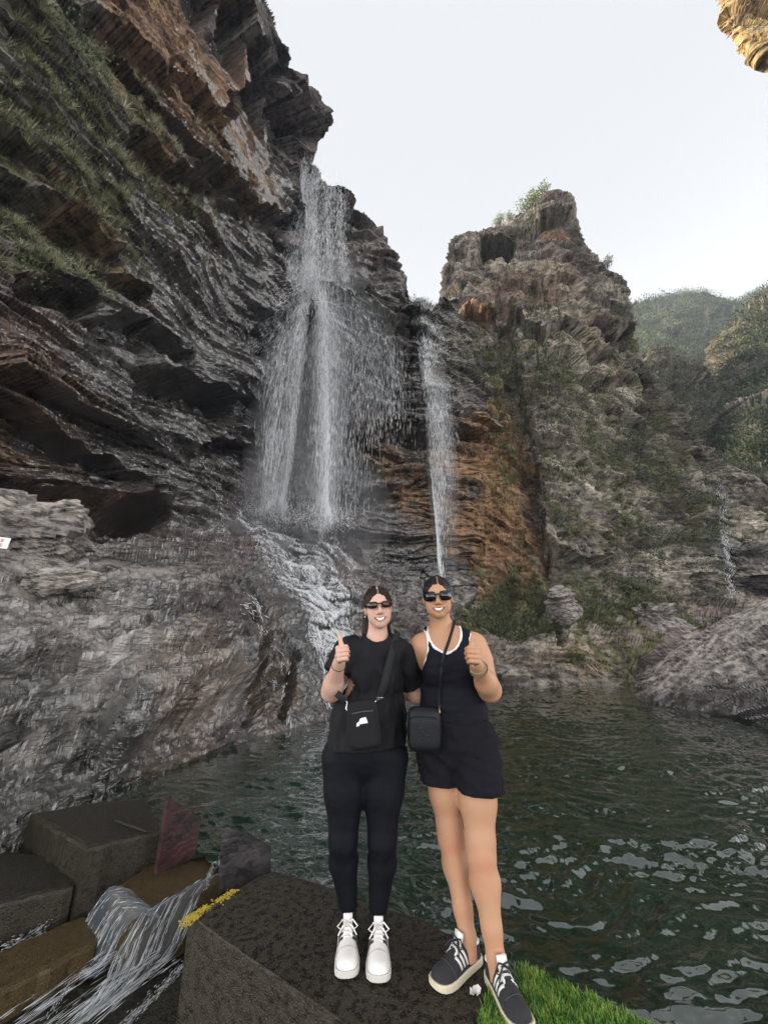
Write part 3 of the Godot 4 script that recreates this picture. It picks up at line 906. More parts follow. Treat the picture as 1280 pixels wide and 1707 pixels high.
	var outline := [V(0.546, 0.356, -2.240), V(0.665, 0.356, -2.179), V(0.779, 0.356, -2.096), V(0.974, 0.356, -1.953), V(1.261, 0.356, -1.741), V(1.05, .356, -1.0), V(.35, .356, -1.0), V(0.322, 0.356, -1.834), V(0.358, 0.356, -1.990), V(0.446, 0.356, -2.124)]
	put("backing", cast_block(outline, .3545, .002), mat(lin(.03, .09, .02), .9), turf)
	var poly := PackedVector2Array()
	for q in outline: poly.append(Vector2(q.x, q.z))
	var grass := PackedFloat32Array()
	rng.seed = 6
	while grass.size() < 16 * 26000:
		var q := Vector2(rng.randf_range(.2, 1.5), rng.randf_range(-2.4, -1.2))
		if not Geometry2D.is_point_in_polygon(q, poly): continue
		var tone_here := n_low.get_noise_2d(q.x * 9.0, q.y * 9.0)
		var h := rng.randf_range(.012, .026) * (1.0 + .35 * tone_here)
		var a := rng.randf() * TAU
		var y := V(rng.randfn(0, .35), 1, rng.randfn(0, .35)).normalized() * h
		push_xf(grass, V(cos(a), 0, sin(a)) * .0022, y, V(-sin(a), 0, cos(a)) * .0022, V(q.x, .357, q.y))
		var c := Color(.06, .2, .02).lerp(Color(.26, .4, .07), clampf(rng.randf() + tone_here * .7, 0, 1)) * rng.randf_range(.5, 1.2)
		if rng.randf() < .04: c = Color(.34, .3, .14)
		grass.append_array([c.r, c.g, c.b, 1.0])
	var gm := mat(Color.WHITE, .5, true)
	gm.backlight_enabled = true
	gm.backlight = Color(.3, .4, .2)
	multi("blades", blade_mesh(), gm, grass, true, turf)
	build_spill()

func rust_texture() -> ImageTexture:
	var n := FastNoiseLite.new()
	n.frequency = .012
	n.fractal_octaves = 5
	n.seed = 21
	var im := n.get_seamless_image(256, 256)
	for x in 256:
		for y in 256:
			var v := im.get_pixel(x, y).r
			var k := clampf(.45 + (v - .5) * 2.2 + .35, .3, 1.0)
			im.set_pixel(x, y, Color(k, k * .95, k * .93))
	return ImageTexture.create_from_image(im)

func blade_mesh() -> ArrayMesh:
	var st := SurfaceTool.new()
	st.begin(Mesh.PRIMITIVE_TRIANGLES)
	var a := [V(-1, 0, 0), V(1, 0, 0), V(.7, .6, .8), V(-.7, .6, .8), V(0, 1, 2.4)]
	for k in [0, 3, 1, 1, 3, 2, 3, 4, 2]: st.add_vertex(a[k])
	st.generate_normals()
	return st.commit()

func tube(st: SurfaceTool, path: Array, radii: Array, sides := 8, capped := true) -> void:
	var rings := []
	for k in path.size():
		var d: Vector3 = (path[mini(k + 1, path.size() - 1)] - path[maxi(k - 1, 0)]).normalized()
		var x := d.cross(V(.3, .2, .93) if absf(d.y) > .8 else Vector3.UP).normalized()
		var y := d.cross(x)
		var r := []
		for s in sides:
			var a := TAU * s / sides
			r.append(path[k] + (x * cos(a) + y * sin(a)) * radii[k])
		rings.append(r)
	for k in path.size() - 1:
		for s in sides:
			var t := (s + 1) % sides
			for q in [rings[k][s], rings[k][t], rings[k + 1][s], rings[k + 1][s], rings[k][t], rings[k + 1][t]]: st.add_vertex(q)
	if capped:
		for s in range(1, sides - 1):
			for q in [rings[0][0], rings[0][s + 1], rings[0][s]]: st.add_vertex(q)
			for q in [rings[-1][0], rings[-1][s], rings[-1][s + 1]]: st.add_vertex(q)

# ---------------------------------------------------------------- moving water
func drop_mesh() -> ArrayMesh:      # a thread of water one metre long, thin at both ends
	var st := SurfaceTool.new()
	st.begin(Mesh.PRIMITIVE_TRIANGLES)
	var ring := []
	for s in 4: ring.append(V(cos(TAU * s / 4), .1, sin(TAU * s / 4)))
	for s in 4:
		var a: Vector3 = ring[s]
		var b: Vector3 = ring[(s + 1) % 4]
		for q in [a, b, V(0, .5, 0), V(0, -.5, 0), b, a]: st.add_vertex(q)
	st.generate_normals()
	return st.commit()

# Threads of water along a line of points; wide is the spread in metres.
func threads(buf: PackedFloat32Array, path: Array, n: int, wide: float, length: float, thick: float, depth := .15) -> void:
	var total := 0.0
	for k in path.size() - 1: total += path[k].distance_to(path[k + 1])
	for c in n:
		var s := rng.randf() * total
		var k := 0
		while k < path.size() - 2 and s > path[k].distance_to(path[k + 1]):
			s -= path[k].distance_to(path[k + 1])
			k += 1
		var d: Vector3 = path[k + 1] - path[k]
		var at: Vector3 = path[k] + d * minf(1.0, s / d.length())
		d = d.normalized()
		var side := d.cross(Vector3.FORWARD).normalized()
		var front := side.cross(d)
		var g := rng.randfn(0, 1)
		at += side * g * wide + front * rng.randfn(0, depth)
		d = (d + side * rng.randfn(0, .035) + front * rng.randfn(0, .03)).normalized()
		var l := length * rng.randf_range(.3, 1.5)
		var r := thick * rng.randf_range(.5, 1.5)
		push_xf(buf, side * r, d * l, side.cross(d) * r, at)

# The same down a line on the rock: points are in the steps of its grid.
func threads_on(buf: PackedFloat32Array, p: Patch, path: Array, n: int, wide: float, length: float, thick: float, off: float, cling := false) -> void:
	n = int(n * (3.2 if cling else 3.4))
	thick *= .42 if cling else .27
	length *= .8 if cling else .6
	var total := 0.0
	for k in path.size() - 1: total += path[k].distance_to(path[k + 1])
	for c in n:
		var s := (rng.randf() if cling else 1.0 - pow(rng.randf(), .8) + rng.randfn(.02, .05)) * total
		var k := 0
		while k < path.size() - 2 and s > path[k].distance_to(path[k + 1]):
			s -= path[k].distance_to(path[k + 1])
			k += 1
		var d: Vector2 = path[k + 1] - path[k]
		var q: Vector2 = path[k] + d * (s / d.length())
		d = d.normalized()
		q += Vector2(d.y, -d.x) * rng.randfn(0, wide)
		var i := p.at(q.x, q.y)
		var e := q + d * 7.0
		var i2 := p.at(e.x, e.y)
		var a := p.pos[i] if cling else p.base[i]
		var b := p.pos[i2] if cling else p.base[i2]
		var t := (b - a)
		if t.length() < .01: continue
		t = t.normalized()
		if not cling: t = (t + V(0, -.8, 0)).normalized()
		var side := t.cross(p.nrm[i]).normalized()
		a += p.nrm[i] * off * (rng.randf_range(.6, 1.4) if cling else rng.randf_range(.5, 1.25))
		t = (t + side * rng.randfn(0, .03)).normalized()
		var l := length * rng.randf_range(.3, 1.5)
		var r := thick * rng.randf_range(.5, 1.5)
		push_xf(buf, side * r, t * l, side.cross(t) * r, a + t * l * .4)

func build_falls() -> void:
	rng.seed = 77
	var m := mat(lin(.88, .9, .93), .35)
	m.backlight_enabled = true
	m.backlight = Color(.5, .5, .5)
	var drop := drop_mesh()
	var p := left
	var fall := thing("waterfall", "tall white veil of the main waterfall, spreading over a rock apron", "waterfall", V(-3.150, 6.405, -16.208))
	var buf := PackedFloat32Array()
	for f in [[[U(303, 513), U(308, 468), U(310, 409)], 420, 4.0], [[U(351, 539), U(345, 482), U(340, 415)], 750, 5.0], [[U(368, 554), U(364, 497), U(360, 432)], 900, 6.0], [[U(383, 562), U(381, 507), U(378, 448)], 650, 5.0], [[U(396, 556), U(396, 504), U(397, 457)], 420, 4.0]]:
		threads_on(buf, p, f[0], f[1], f[2], .7, .013, 1.15)
	put_threads("upper_veil", buf, drop, m, fall)
	buf = PackedFloat32Array()
	for f in [[[U(327, 416), U(292, 371), U(291, 316), U(289, 267), U(295, 168)], 900, 5.0], [[U(353, 427), U(308, 372), U(304, 308), U(302, 233), U(302, 163)], 620, 5.0], [[U(289, 352), U(268, 318), U(261, 264), U(256, 199)], 420, 9.0], [[U(366, 439), U(373, 396), U(371, 322), U(368, 243), U(367, 161)], 2000, 6.0], [[U(340, 415), U(338, 341), U(334, 251), U(332, 169)], 500, 8.0],
			[[U(378, 450), U(382, 375), U(378, 284), U(374, 165)], 620, 7.0], [[U(399, 459), U(405, 393), U(401, 298), U(394, 203)], 420, 12.0], [[U(417, 444), U(420, 381), U(419, 301)], 260, 13.0], [[U(430, 432), U(437, 386), U(435, 335)], 90, 9.0], [[U(355, 441), U(359, 429), U(360, 403)], 260, 12.0], [[U(327, 422), U(304, 395), U(296, 367)], 200, 8.0], [[U(264, 247), U(266, 201), U(265, 154)], 300, 10.0]]:
		threads_on(buf, p, f[0], f[1], f[2], .8, .012, 1.2)
	put_threads("lower_veil", buf, drop, m, fall)
	buf = PackedFloat32Array()
	for f in [[[U(353, 427), U(387, 454), U(412, 445), U(430, 425), U(440, 405)], 420, 4.0], [[U(315, 412), U(279, 382), U(266, 351)], 260, 6.0], [[U(348, 424), U(362, 426), U(386, 435), U(411, 422)], 260, 6.0], [[U(294, 390), U(288, 364), U(267, 329), U(255, 301)], 240, 6.0]]:
		threads_on(buf, p, f[0], f[1], f[2], .3, .012, .12, true)
	# the cascade: many short crooked runs that keep to the rock
	for k in 90:
		var sx := rng.randf_range(392, 600)
		var sy := 850.0 + maxf(0.0, 0.0)
		var q: Vector2 = (U(236, 165)).lerp(U(402, 154), (sx - 392) / 208.0)
		var goal: Vector2 = (U(317, 43)).lerp(U(377, 29), rng.randf())
		var begin := rng.randf() * .75
		q = q.lerp(goal, begin) + Vector2(rng.randfn(0, 7), rng.randfn(0, 5))
		var path := [q]
		for s in 5:
			var d := (goal - q).normalized()
			q += d * rng.randf_range(5, 16) + Vector2(rng.randfn(0, 3.5), 0)
			path.append(q)
		threads_on(buf, p, path, int(rng.randf_range(18, 60)), rng.randf_range(.6, 2.0), .16, .011, .07, true)
	for f in [[[U(236, 163), U(267, 113), U(291, 79), U(323, 57), U(351, 43), U(357, 26)], 420, 4.0], [[U(295, 162), U(311, 139), U(335, 91), U(356, 57), U(365, 39)], 420, 6.0], [[U(367, 159), U(370, 121), U(373, 81), U(378, 50)], 460, 6.0], [[U(379, 161), U(399, 130), U(403, 85)], 200, 4.0], [[U(330, 145), U(340, 93), U(354, 61), U(366, 41)], 420, 8.0],
			[[U(327, 47), U(333, 29), U(318, 10)], 110, 2.5], [[U(281, 32), U(283, 21), U(277, 11)], 24, 2.5], [[U(232, 59), U(266, 47), U(282, 34)], 26, 3.0], [[U(261, 168), U(250, 198), U(237, 217)], 60, 5.0], [[U(198, 209), U(208, 175), U(215, 120)], 70, 3.0]]:
		threads_on(buf, p, f[0], f[1], f[2], .18, .012, .07, true)
	for f in [[U(300, 163), U(324, 139), U(346, 98), U(360, 66), 420, 5.0], [U(367, 163), U(348, 136), U(349, 95), 380, 6.0], [U(270, 163), U(288, 131), U(315, 84), 420, 5.0]]:
		var path: Array = f.slice(0, f.size() - 2)
		threads_on(buf, p, path, f[-2], f[-1], .18, .012, .07, true)
	put_threads("cascade", buf, drop, m, fall)
	# spray thrown up where the veil lands
	buf = PackedFloat32Array()
	for c in [[V(-4.987, 7.102, -17.501), 900], [V(-2.585, 6.268, -16.177), 1300], [V(-3.811, 6.612, -16.774), 700], [V(-4.044, 21.023, -17.368), 500], [V(-5.856, 7.016, -16.631), 400], [V(-1.749, 6.456, -16.429), 300]]:
		for k in c[1]:
			var r := rng.randf_range(.004, .011)
			var at: Vector3 = c[0] + V(rng.randfn(0, .6), absf(rng.randfn(0, .55)) - .15, rng.randfn(.75, .45))
			push_xf(buf, V(r, 0, 0), V(rng.randfn(0, .02), rng.randf_range(.02, .07), 0), V(0, 0, r), at)
	put_threads("spray", buf, drop, m, fall)

	fall = thing("waterfall", "narrow second waterfall to the right of the main veil, between dark walls", "waterfall", V(2.591, 4.507, -17.534))
	buf = PackedFloat32Array()
	for f in [[[U(493, 556), U(514, 578), U(512, 487), U(515, 447)], 620, 4.0], [[U(524, 582), U(514, 440), U(514, 391)], 380, 6.0]]:
		threads_on(buf, p, f[0], f[1], f[2], .4, .012, .2, true)
	for f in [[[U(506, 479), U(513, 424), U(511, 356), U(504, 265), U(497, 172)], 800, 4.0], [[U(516, 455), U(514, 356), U(503, 227)], 260, 5.5]]:
		threads_on(buf, p, f[0], f[1], f[2], .7, .012, .7)
	put_threads("water_threads", buf, drop, m, fall)
	fall = thing("waterfall", "thin trickle down the mossy rocks above the tilted boulder", "waterfall", V(17.959, 3.728, -20.639))
	buf = PackedFloat32Array()
	for f in [[[U(318, 285), U(317, 233), U(315, 178), U(313, 125), U(312, 69)], 260, 2.0], [[U(312, 258), U(312, 196), U(310, 113)], 90, 2.0]]:
		threads_on(buf, right, f[0], f[1], f[2], .3, .012, .12, true)
	put_threads("water_threads", buf, drop, m, fall)

func mist(called: String, at: Vector3, size: Vector3, density: float, color := Color(.95, .96, .98), shape := RenderingServer.FOG_VOLUME_SHAPE_ELLIPSOID) -> void:
	var f := FogVolume.new()
	f.name = numbered(called)
	f.shape = shape
	f.size = size
	f.position = at
	var m := FogMaterial.new()
	m.albedo = color
	m.density = density
	f.material = m
	add_child(f, true)
	tag(f, "", "", "", "stuff")

func put_threads(called: String, buf: PackedFloat32Array, drop: Mesh, m: Material, parent: Node3D) -> void:
	var o := multi(called, drop, m, buf, false, parent)
	o.position = -parent.position

func build_mist() -> void:
	for k in [[V(-5.547, 34.445, -23.702), V(4.6, 12, 2.2), .12], [V(-2.971, 12.062, -16.594), V(2.4, 14, 2.0), .14], [V(-5.294, 11.656, -17.107), V(2.8, 12, 2.0), .1], [V(-3.188, 6.691, -16.280), V(7, 7, 4.0), .05], [V(-1.597, 15.348, -17.136), V(4.5, 9, 2.0), .05], [V(-3.361, 21.065, -17.392), V(5, 2.6, 2), .12], [V(2.686, 9.987, -17.724), V(1.5, 13, 1.6), .1]]:
		mist("mist", k[0] + V(.1, 0, 1.0), k[1], k[2])

func build_spill() -> void:
	rng.seed = 31
	var spill := thing("spilling_water", "clear white-streaked water pouring over the sill between the concrete blocks", "water")
	# two sheets over the edges of the sill: points along the edge, at mid-fall and at the foot
	var front := [V(-1.144, 0.185, -3.193), V(-1.236, 0.185, -3.103), V(-1.296, 0.185, -2.995), V(-1.348, 0.185, -2.917), V(-1.388, 0.185, -2.829)]
	var side := [V(-1.388, 0.185, -2.829), V(-1.484, 0.185, -2.906), V(-1.594, 0.185, -2.989), V(-1.743, 0.185, -3.103)]
	var film := mat(Color(.5, .55, .6, .2), .3)
	film.transparency = BaseMaterial3D.TRANSPARENCY_ALPHA
	film.metallic_specular = 1.0
	var buf := PackedFloat32Array()
	for e in [[front, V(-.10, 0, .16), 1.0], [side, V(-.2, 0, -.03), .8]]:
		var ctrl := []
		for q in e[0]:
			var out: Vector3 = e[1]
			ctrl.append([q - out * .7 + V(0, .004, 0), q + out * .05 + V(0, .008, 0), q + out * .55 + V(0, -.10, 0), q + out * .95 + V(0, -.25, 0), q + out * 1.9 + V(0, -.3, 0), q + out * 3.4 + V(0, -.34, 0)])
		var cu := []
		for k in e[0].size() - 1: cu.append(26)
		var s := patch_grid(ctrl, cu, [8, 14, 16, 14, 14])
		s.pos = s.base.duplicate()
		for i in s.nu:
			for j in s.nv:
				var at := i * s.nv + j
				s.pos[at] += V(0, 1, .5) * (n_low.get_noise_2d(i * .16, j * .03) * .012 + n_low.get_noise_2d(i * .45, j * .05) * .005 + .006)
		s.norm = normals_of(s.pos, s.nu, s.nv)
		s.mask["dry_look"] = film
		put("water_sheet", grid_mesh(s, true), null, spill)
		for k in int(110 * e[2]):
			var i := rng.randi_range(1, s.nu - 2)
			if n_low.get_noise_2d(i * .13, 7.0) < rng.randf_range(-.5, .4): continue
			var path := []
			for j in range(4, s.nv, 6): path.append(s.pos[clampi(i + int(rng.randfn(0, .7)), 0, s.nu - 1) * s.nv + j] + V(0, .003, .002))
			var c0 := rng.randi_range(0, 3)
			streaks(buf, path.slice(c0), int(rng.randf_range(8, 26)), .004, .075, .0013, .003)
	for f in [[[V(-1.136, -0.050, -2.878), V(-1.173, -0.050, -2.729), V(-1.245, -0.050, -2.499)], 500, .02], [[V(-2.033, 0.000, -3.374), V(-2.113, -0.020, -3.173), V(-2.195, -0.030, -3.011), V(-2.332, -0.030, -2.897)], 600, .02], [[V(-1.782, -0.100, -3.060), V(-1.748, -0.120, -2.838), V(-1.723, -0.140, -2.658)], 300, .03], [[V(-1.151, 0.200, -3.439), V(-1.196, 0.195, -3.312), V(-1.157, 0.190, -3.156)], 240, .02]]:
		streaks(buf, f[0], f[1], f[2], .022, .0016, .008)
	for k in 22:
		var a := (V(-1.166, -0.030, -2.897)).lerp(V(-1.848, -0.060, -3.138), rng.randf())
		var d := V(-.35, -.03, .5) * rng.randf_range(.6, 1.3)
		streaks(buf, [a, a + d * .5, a + d + V(0, -.03, 0)], 26, .008, .09, .0014, .006)
	for k in 60:
		var a := V(rng.randf_range(-3.0, -.9), -.115, rng.randf_range(-2.9, -1.7))
		if a.x > -1.3 and a.z < -2.2: continue
		var d := V(-.35, 0, .5) * rng.randf_range(.3, .8)
		streaks(buf, [a, a + d * .5 + V(.03, 0, 0), a + d], 9, .012, .1, .0012, .001)
	var m := mat(Color.WHITE, .3, true)
	m.backlight_enabled = true
	m.backlight = Color(.4, .4, .4)
	multi("streaks", drop_mesh(), m, buf, true, spill)
	var pan := PlaneMesh.new()
	pan.size = Vector2(2.6, 1.8)
	var under := put("stream", pan, mat(lin(.016, .014, .010), .12), spill)
	under.position = V(-1.9, -.12, -2.4)

func streaks(buf: PackedFloat32Array, path: Array, n: int, wide: float, length: float, thick: float, depth: float) -> void:
	var one := PackedFloat32Array()
	threads(one, path, n, wide, length, thick, depth)
	for k in n:
		buf.append_array(one.slice(k * 12, k * 12 + 12))
		var v := rng.randf_range(.25, .9)
		buf.append_array([v * .95, v * .98, v, 1.0])

# ---------------------------------------------------------------- plants
func tuft_mesh(n: int, salt: int) -> ArrayMesh:      # arching grass, one metre long
	rng.seed = salt
	var st := SurfaceTool.new()
	st.begin(Mesh.PRIMITIVE_TRIANGLES)
	for k in n:
		var a := rng.randf() * TAU
		var out := V(cos(a), 0, sin(a))
		var side := V(-sin(a), 0, cos(a)) * rng.randf_range(.012, .024)
		var l := rng.randf_range(.5, 1.1)
		var lean := rng.randf_range(.2, 1.0)
		var pts := []
		for s in 4:
			var t := s / 3.0
			pts.append(out * (l * lean * t + .03) + V(0, l * (t - lean * .75 * t * t), 0))
		for s in 3:
			var w0 := 1.0 - s / 3.0
			var w1 := 1.0 - (s + 1) / 3.0
			var q := [pts[s] - side * w0, pts[s] + side * w0, pts[s + 1] + side * w1, pts[s + 1] - side * w1]
			for i in ([0, 3, 1, 1, 3, 2] if s < 2 else [0, 3, 1]): st.add_vertex(q[i])
	st.generate_normals()
	return st.commit()

func leaf_mesh(n: int, salt: int, size := .13) -> ArrayMesh:      # a clump of leaves about one metre across
	rng.seed = salt
	var st := SurfaceTool.new()
	st.begin(Mesh.PRIMITIVE_TRIANGLES)
	for k in n:
		var c := V(rng.randfn(0, .3), rng.randfn(0, .24), rng.randfn(0, .3))
		var d := (c.normalized() + V(rng.randfn(0, .6), rng.randfn(.2, .5), rng.randfn(0, .6))).normalized()
		var s := d.cross(V(rng.randfn(0, 1), rng.randfn(0, 1), rng.randfn(0, 1))).normalized()
		var l := size * rng.randf_range(.6, 1.3)
		var w := l * .3
		var up := d.cross(s) * l * .12
		var q := [c, c + d * l * .5 + s * w + up, c + d * l, c + d * l * .5 - s * w + up]
		for i in [0, 1, 2, 0, 2, 3]: st.add_vertex(q[i])
	st.generate_normals()
	return st.commit()

func leaf_material() -> StandardMaterial3D:
	var m := mat(Color.WHITE, .6, true)
	m.backlight_enabled = true
	m.backlight = Color(.45, .5, .3)
	return m

func scatter(buf: PackedFloat32Array, p: Patch, areas: Array, lo: float, hi: float, c0: Color, c1: Color, hang := 0.0) -> void:
	for a in areas:
		for k in int(a[3]):
			var r := sqrt(rng.randf())
			var t := rng.randf() * TAU
			var q := Vector2(a[0].x + cos(t) * r * a[1], a[0].y + sin(t) * r * a[2])
			if q.x < 1 or q.y < 2 or q.x > p.nu - 2 or q.y > p.nv - 3: continue
			var i := p.at(q.x, q.y)
			var o := p.pos[i]
			if p.norm[i].y < rng.randf_range(-.5, .35) or n_low.get_noise_3dv(o * .5) < rng.randf_range(-.6, .2): continue
			var s := rng.randf_range(lo, hi)
			var y := (Vector3.UP * (1.0 - hang) + p.nrm[i] * (.5 + hang)).normalized()
			var x := y.cross(V(cos(t), 0, sin(t))).normalized()
			push_xf(buf, x * s, y * s * rng.randf_range(.8, 1.2), x.cross(y) * s, o)
			var c := c0.lerp(c1, rng.randf()) * rng.randf_range(.75, 1.25)
			buf.append_array([c.r, c.g, c.b, 1.0])

func build_plants() -> void:
	rng.seed = 91
	var leaf := leaf_material()
	var tufts := tuft_mesh(34, 5)
	var leaves := leaf_mesh(70, 6)
	var buf := PackedFloat32Array()
	rng.seed = 92
	scatter(buf, left, [[U(91, 406), 110, 42, 700], [U(53, 371), 80, 45, 700], [U(126, 361), 60, 40, 420], [U(39, 433), 60, 60, 300], [U(63, 314), 60, 22, 200]], .25, .6, Color(.14, .14, .08), Color(.36, .34, .23), .35)
	tag(multi("grass", tufts, leaf, buf, true), "pale green grass hanging from ledges of the left cliff", "grass", "", "stuff")
	buf = PackedFloat32Array()
	scatter(buf, left, [[U(38, 436), 60, 70, 160], [U(94, 420), 60, 30, 120], [U(540, 483), 35, 50, 120], [U(430, 454), 30, 30, 60], [U(59, 313), 70, 20, 90], [U(521, 537), 30, 20, 60]], .3, .8, Color(.035, .055, .02), Color(.08, .1, .035))
	tag(multi("undergrowth", leaves, leaf, buf, true), "low green scrub on the left cliff and beside the second waterfall", "scrub", "", "stuff")
	buf = PackedFloat32Array()
	scatter(buf, right, [[U(63, 199), 50, 40, 300], [U(152, 169), 70, 40, 500], [U(242, 251), 70, 60, 700], [U(57, 55), 60, 18, 300], [U(174, 70), 80, 14, 260], [U(262, 203), 60, 60, 600],
			[U(20, 197), 30, 50, 200], [U(164, 133), 70, 70, 420], [U(317, 330), 60, 20, 300], [U(268, 98), 60, 50, 260], [U(74, 307), 40, 12, 70], [U(234, 292), 50, 30, 300]], .35, 1.0, Color(.035, .042, .024), Color(.085, .092, .05))
	tag(multi("undergrowth", leaves, leaf, buf, true), "dark scrub covering benches and gullies of the right buttress", "scrub", "", "stuff")
	buf = PackedFloat32Array()
	scatter(buf, right, [[U(57, 62), 70, 22, 420], [U(174, 67), 90, 20, 500], [U(135, 125), 80, 60, 500], [U(47, 140), 20, 40, 90], [U(75, 179), 60, 60, 400], [U(336, 236), 40, 60, 300]], .3, .8, Color(.08, .09, .04), Color(.17, .17, .085))
	tag(multi("grass", tufts, leaf, buf, true), "grass tussocks on the right buttress and along its foot", "grass", "", "stuff")
	buf = PackedFloat32Array()
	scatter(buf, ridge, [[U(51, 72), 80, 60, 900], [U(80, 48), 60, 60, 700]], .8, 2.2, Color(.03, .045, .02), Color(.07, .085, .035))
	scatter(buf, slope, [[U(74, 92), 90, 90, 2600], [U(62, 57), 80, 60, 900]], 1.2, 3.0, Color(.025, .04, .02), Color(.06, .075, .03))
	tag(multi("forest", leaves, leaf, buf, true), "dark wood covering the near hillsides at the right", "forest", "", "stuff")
	buf = PackedFloat32Array()
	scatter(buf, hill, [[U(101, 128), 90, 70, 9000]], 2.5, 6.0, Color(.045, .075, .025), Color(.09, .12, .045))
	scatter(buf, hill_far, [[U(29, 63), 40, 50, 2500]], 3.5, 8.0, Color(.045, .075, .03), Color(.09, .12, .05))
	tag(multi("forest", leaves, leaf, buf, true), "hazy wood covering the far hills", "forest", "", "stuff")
	# shrubs one can count: each has stems and a crown of leaves
	var bark := mat(lin(.09, .075, .06), .9)
	var proto := shrub(leaf, bark)
	var first := true
	for s in [
			[V(12.367, 43.816, -29.269), .9, "low round shrub at the left of the pinnacle's flat shoulder"], [V(13.744, 44.585, -29.336), .8, "low shrub between the round shrub and the tall bush on the pinnacle"],
			[V(15.823, 45.950, -29.349), 1.5, "loose leafy bush against the pinnacle's top block"], [V(17.353, 47.717, -29.538), 1.5, "tallest bush, at the very top of the pinnacle"], [V(19.804, 45.562, -28.584), .6, "small twig shrub on the right of the top block"],
			[V(19.746, 40.274, -27.968), .5, "small shrub on the upper right edge of the pinnacle"], [V(22.312, 36.936, -28.691), .9, "thin shrub above the pinnacle's right shoulder"], [V(-7.454, 36.079, -11.924), .9, "small bush on the skyline of the left cliff, near the top"],
			[V(-7.297, 36.644, -12.682), .7, "lower small bush on the skyline of the left cliff"]]:
		var o: Node3D = proto if first else proto.duplicate()
		if not first:
			o.name = numbered("shrub")
			add_child(o, true)
		first = false
		o.position = s[0] + V(0, -.1, -.2)
		o.scale = Vector3.ONE * s[1]
		o.rotation.y = s[1] * 11.0
		tag(o, s[2], "shrub", "shrubs on the skyline")

func shrub(leaf: Material, bark: Material) -> Node3D:
	var o := thing("shrub", "", "shrub")
	var st := SurfaceTool.new()
	st.begin(Mesh.PRIMITIVE_TRIANGLES)
	rng.seed = 15
	var tips := []
	for k in 9:
		var a := rng.randf() * TAU
		var tip := V(cos(a) * rng.randf_range(.2, .9), rng.randf_range(.6, 1.5), sin(a) * rng.randf_range(.2, .9))
		tube(st, [Vector3.ZERO, tip * .5 + V(0, .12, 0), tip], [.035, .02, .008], 5)
		tips.append(tip)
		tips.append(tip * .7 + V(rng.randfn(0, .15), .1, rng.randfn(0, .15)))
	st.generate_normals()
	put("stem", st.commit(), bark, o)
	st = SurfaceTool.new()
	st.begin(Mesh.PRIMITIVE_TRIANGLES)
	for tip in tips:
		st.append_from(leaf_mesh(46, int(tip.x * 999.0) + 5, .2), 0, Transform3D(Basis().scaled(Vector3.ONE * .62), tip))
	st.generate_normals()
	var lm: StandardMaterial3D = leaf.duplicate()
	lm.albedo_color = lin(.06, .08, .03)
	lm.vertex_color_use_as_albedo = false
	put("crown", st.commit(), lm, o)
	return o

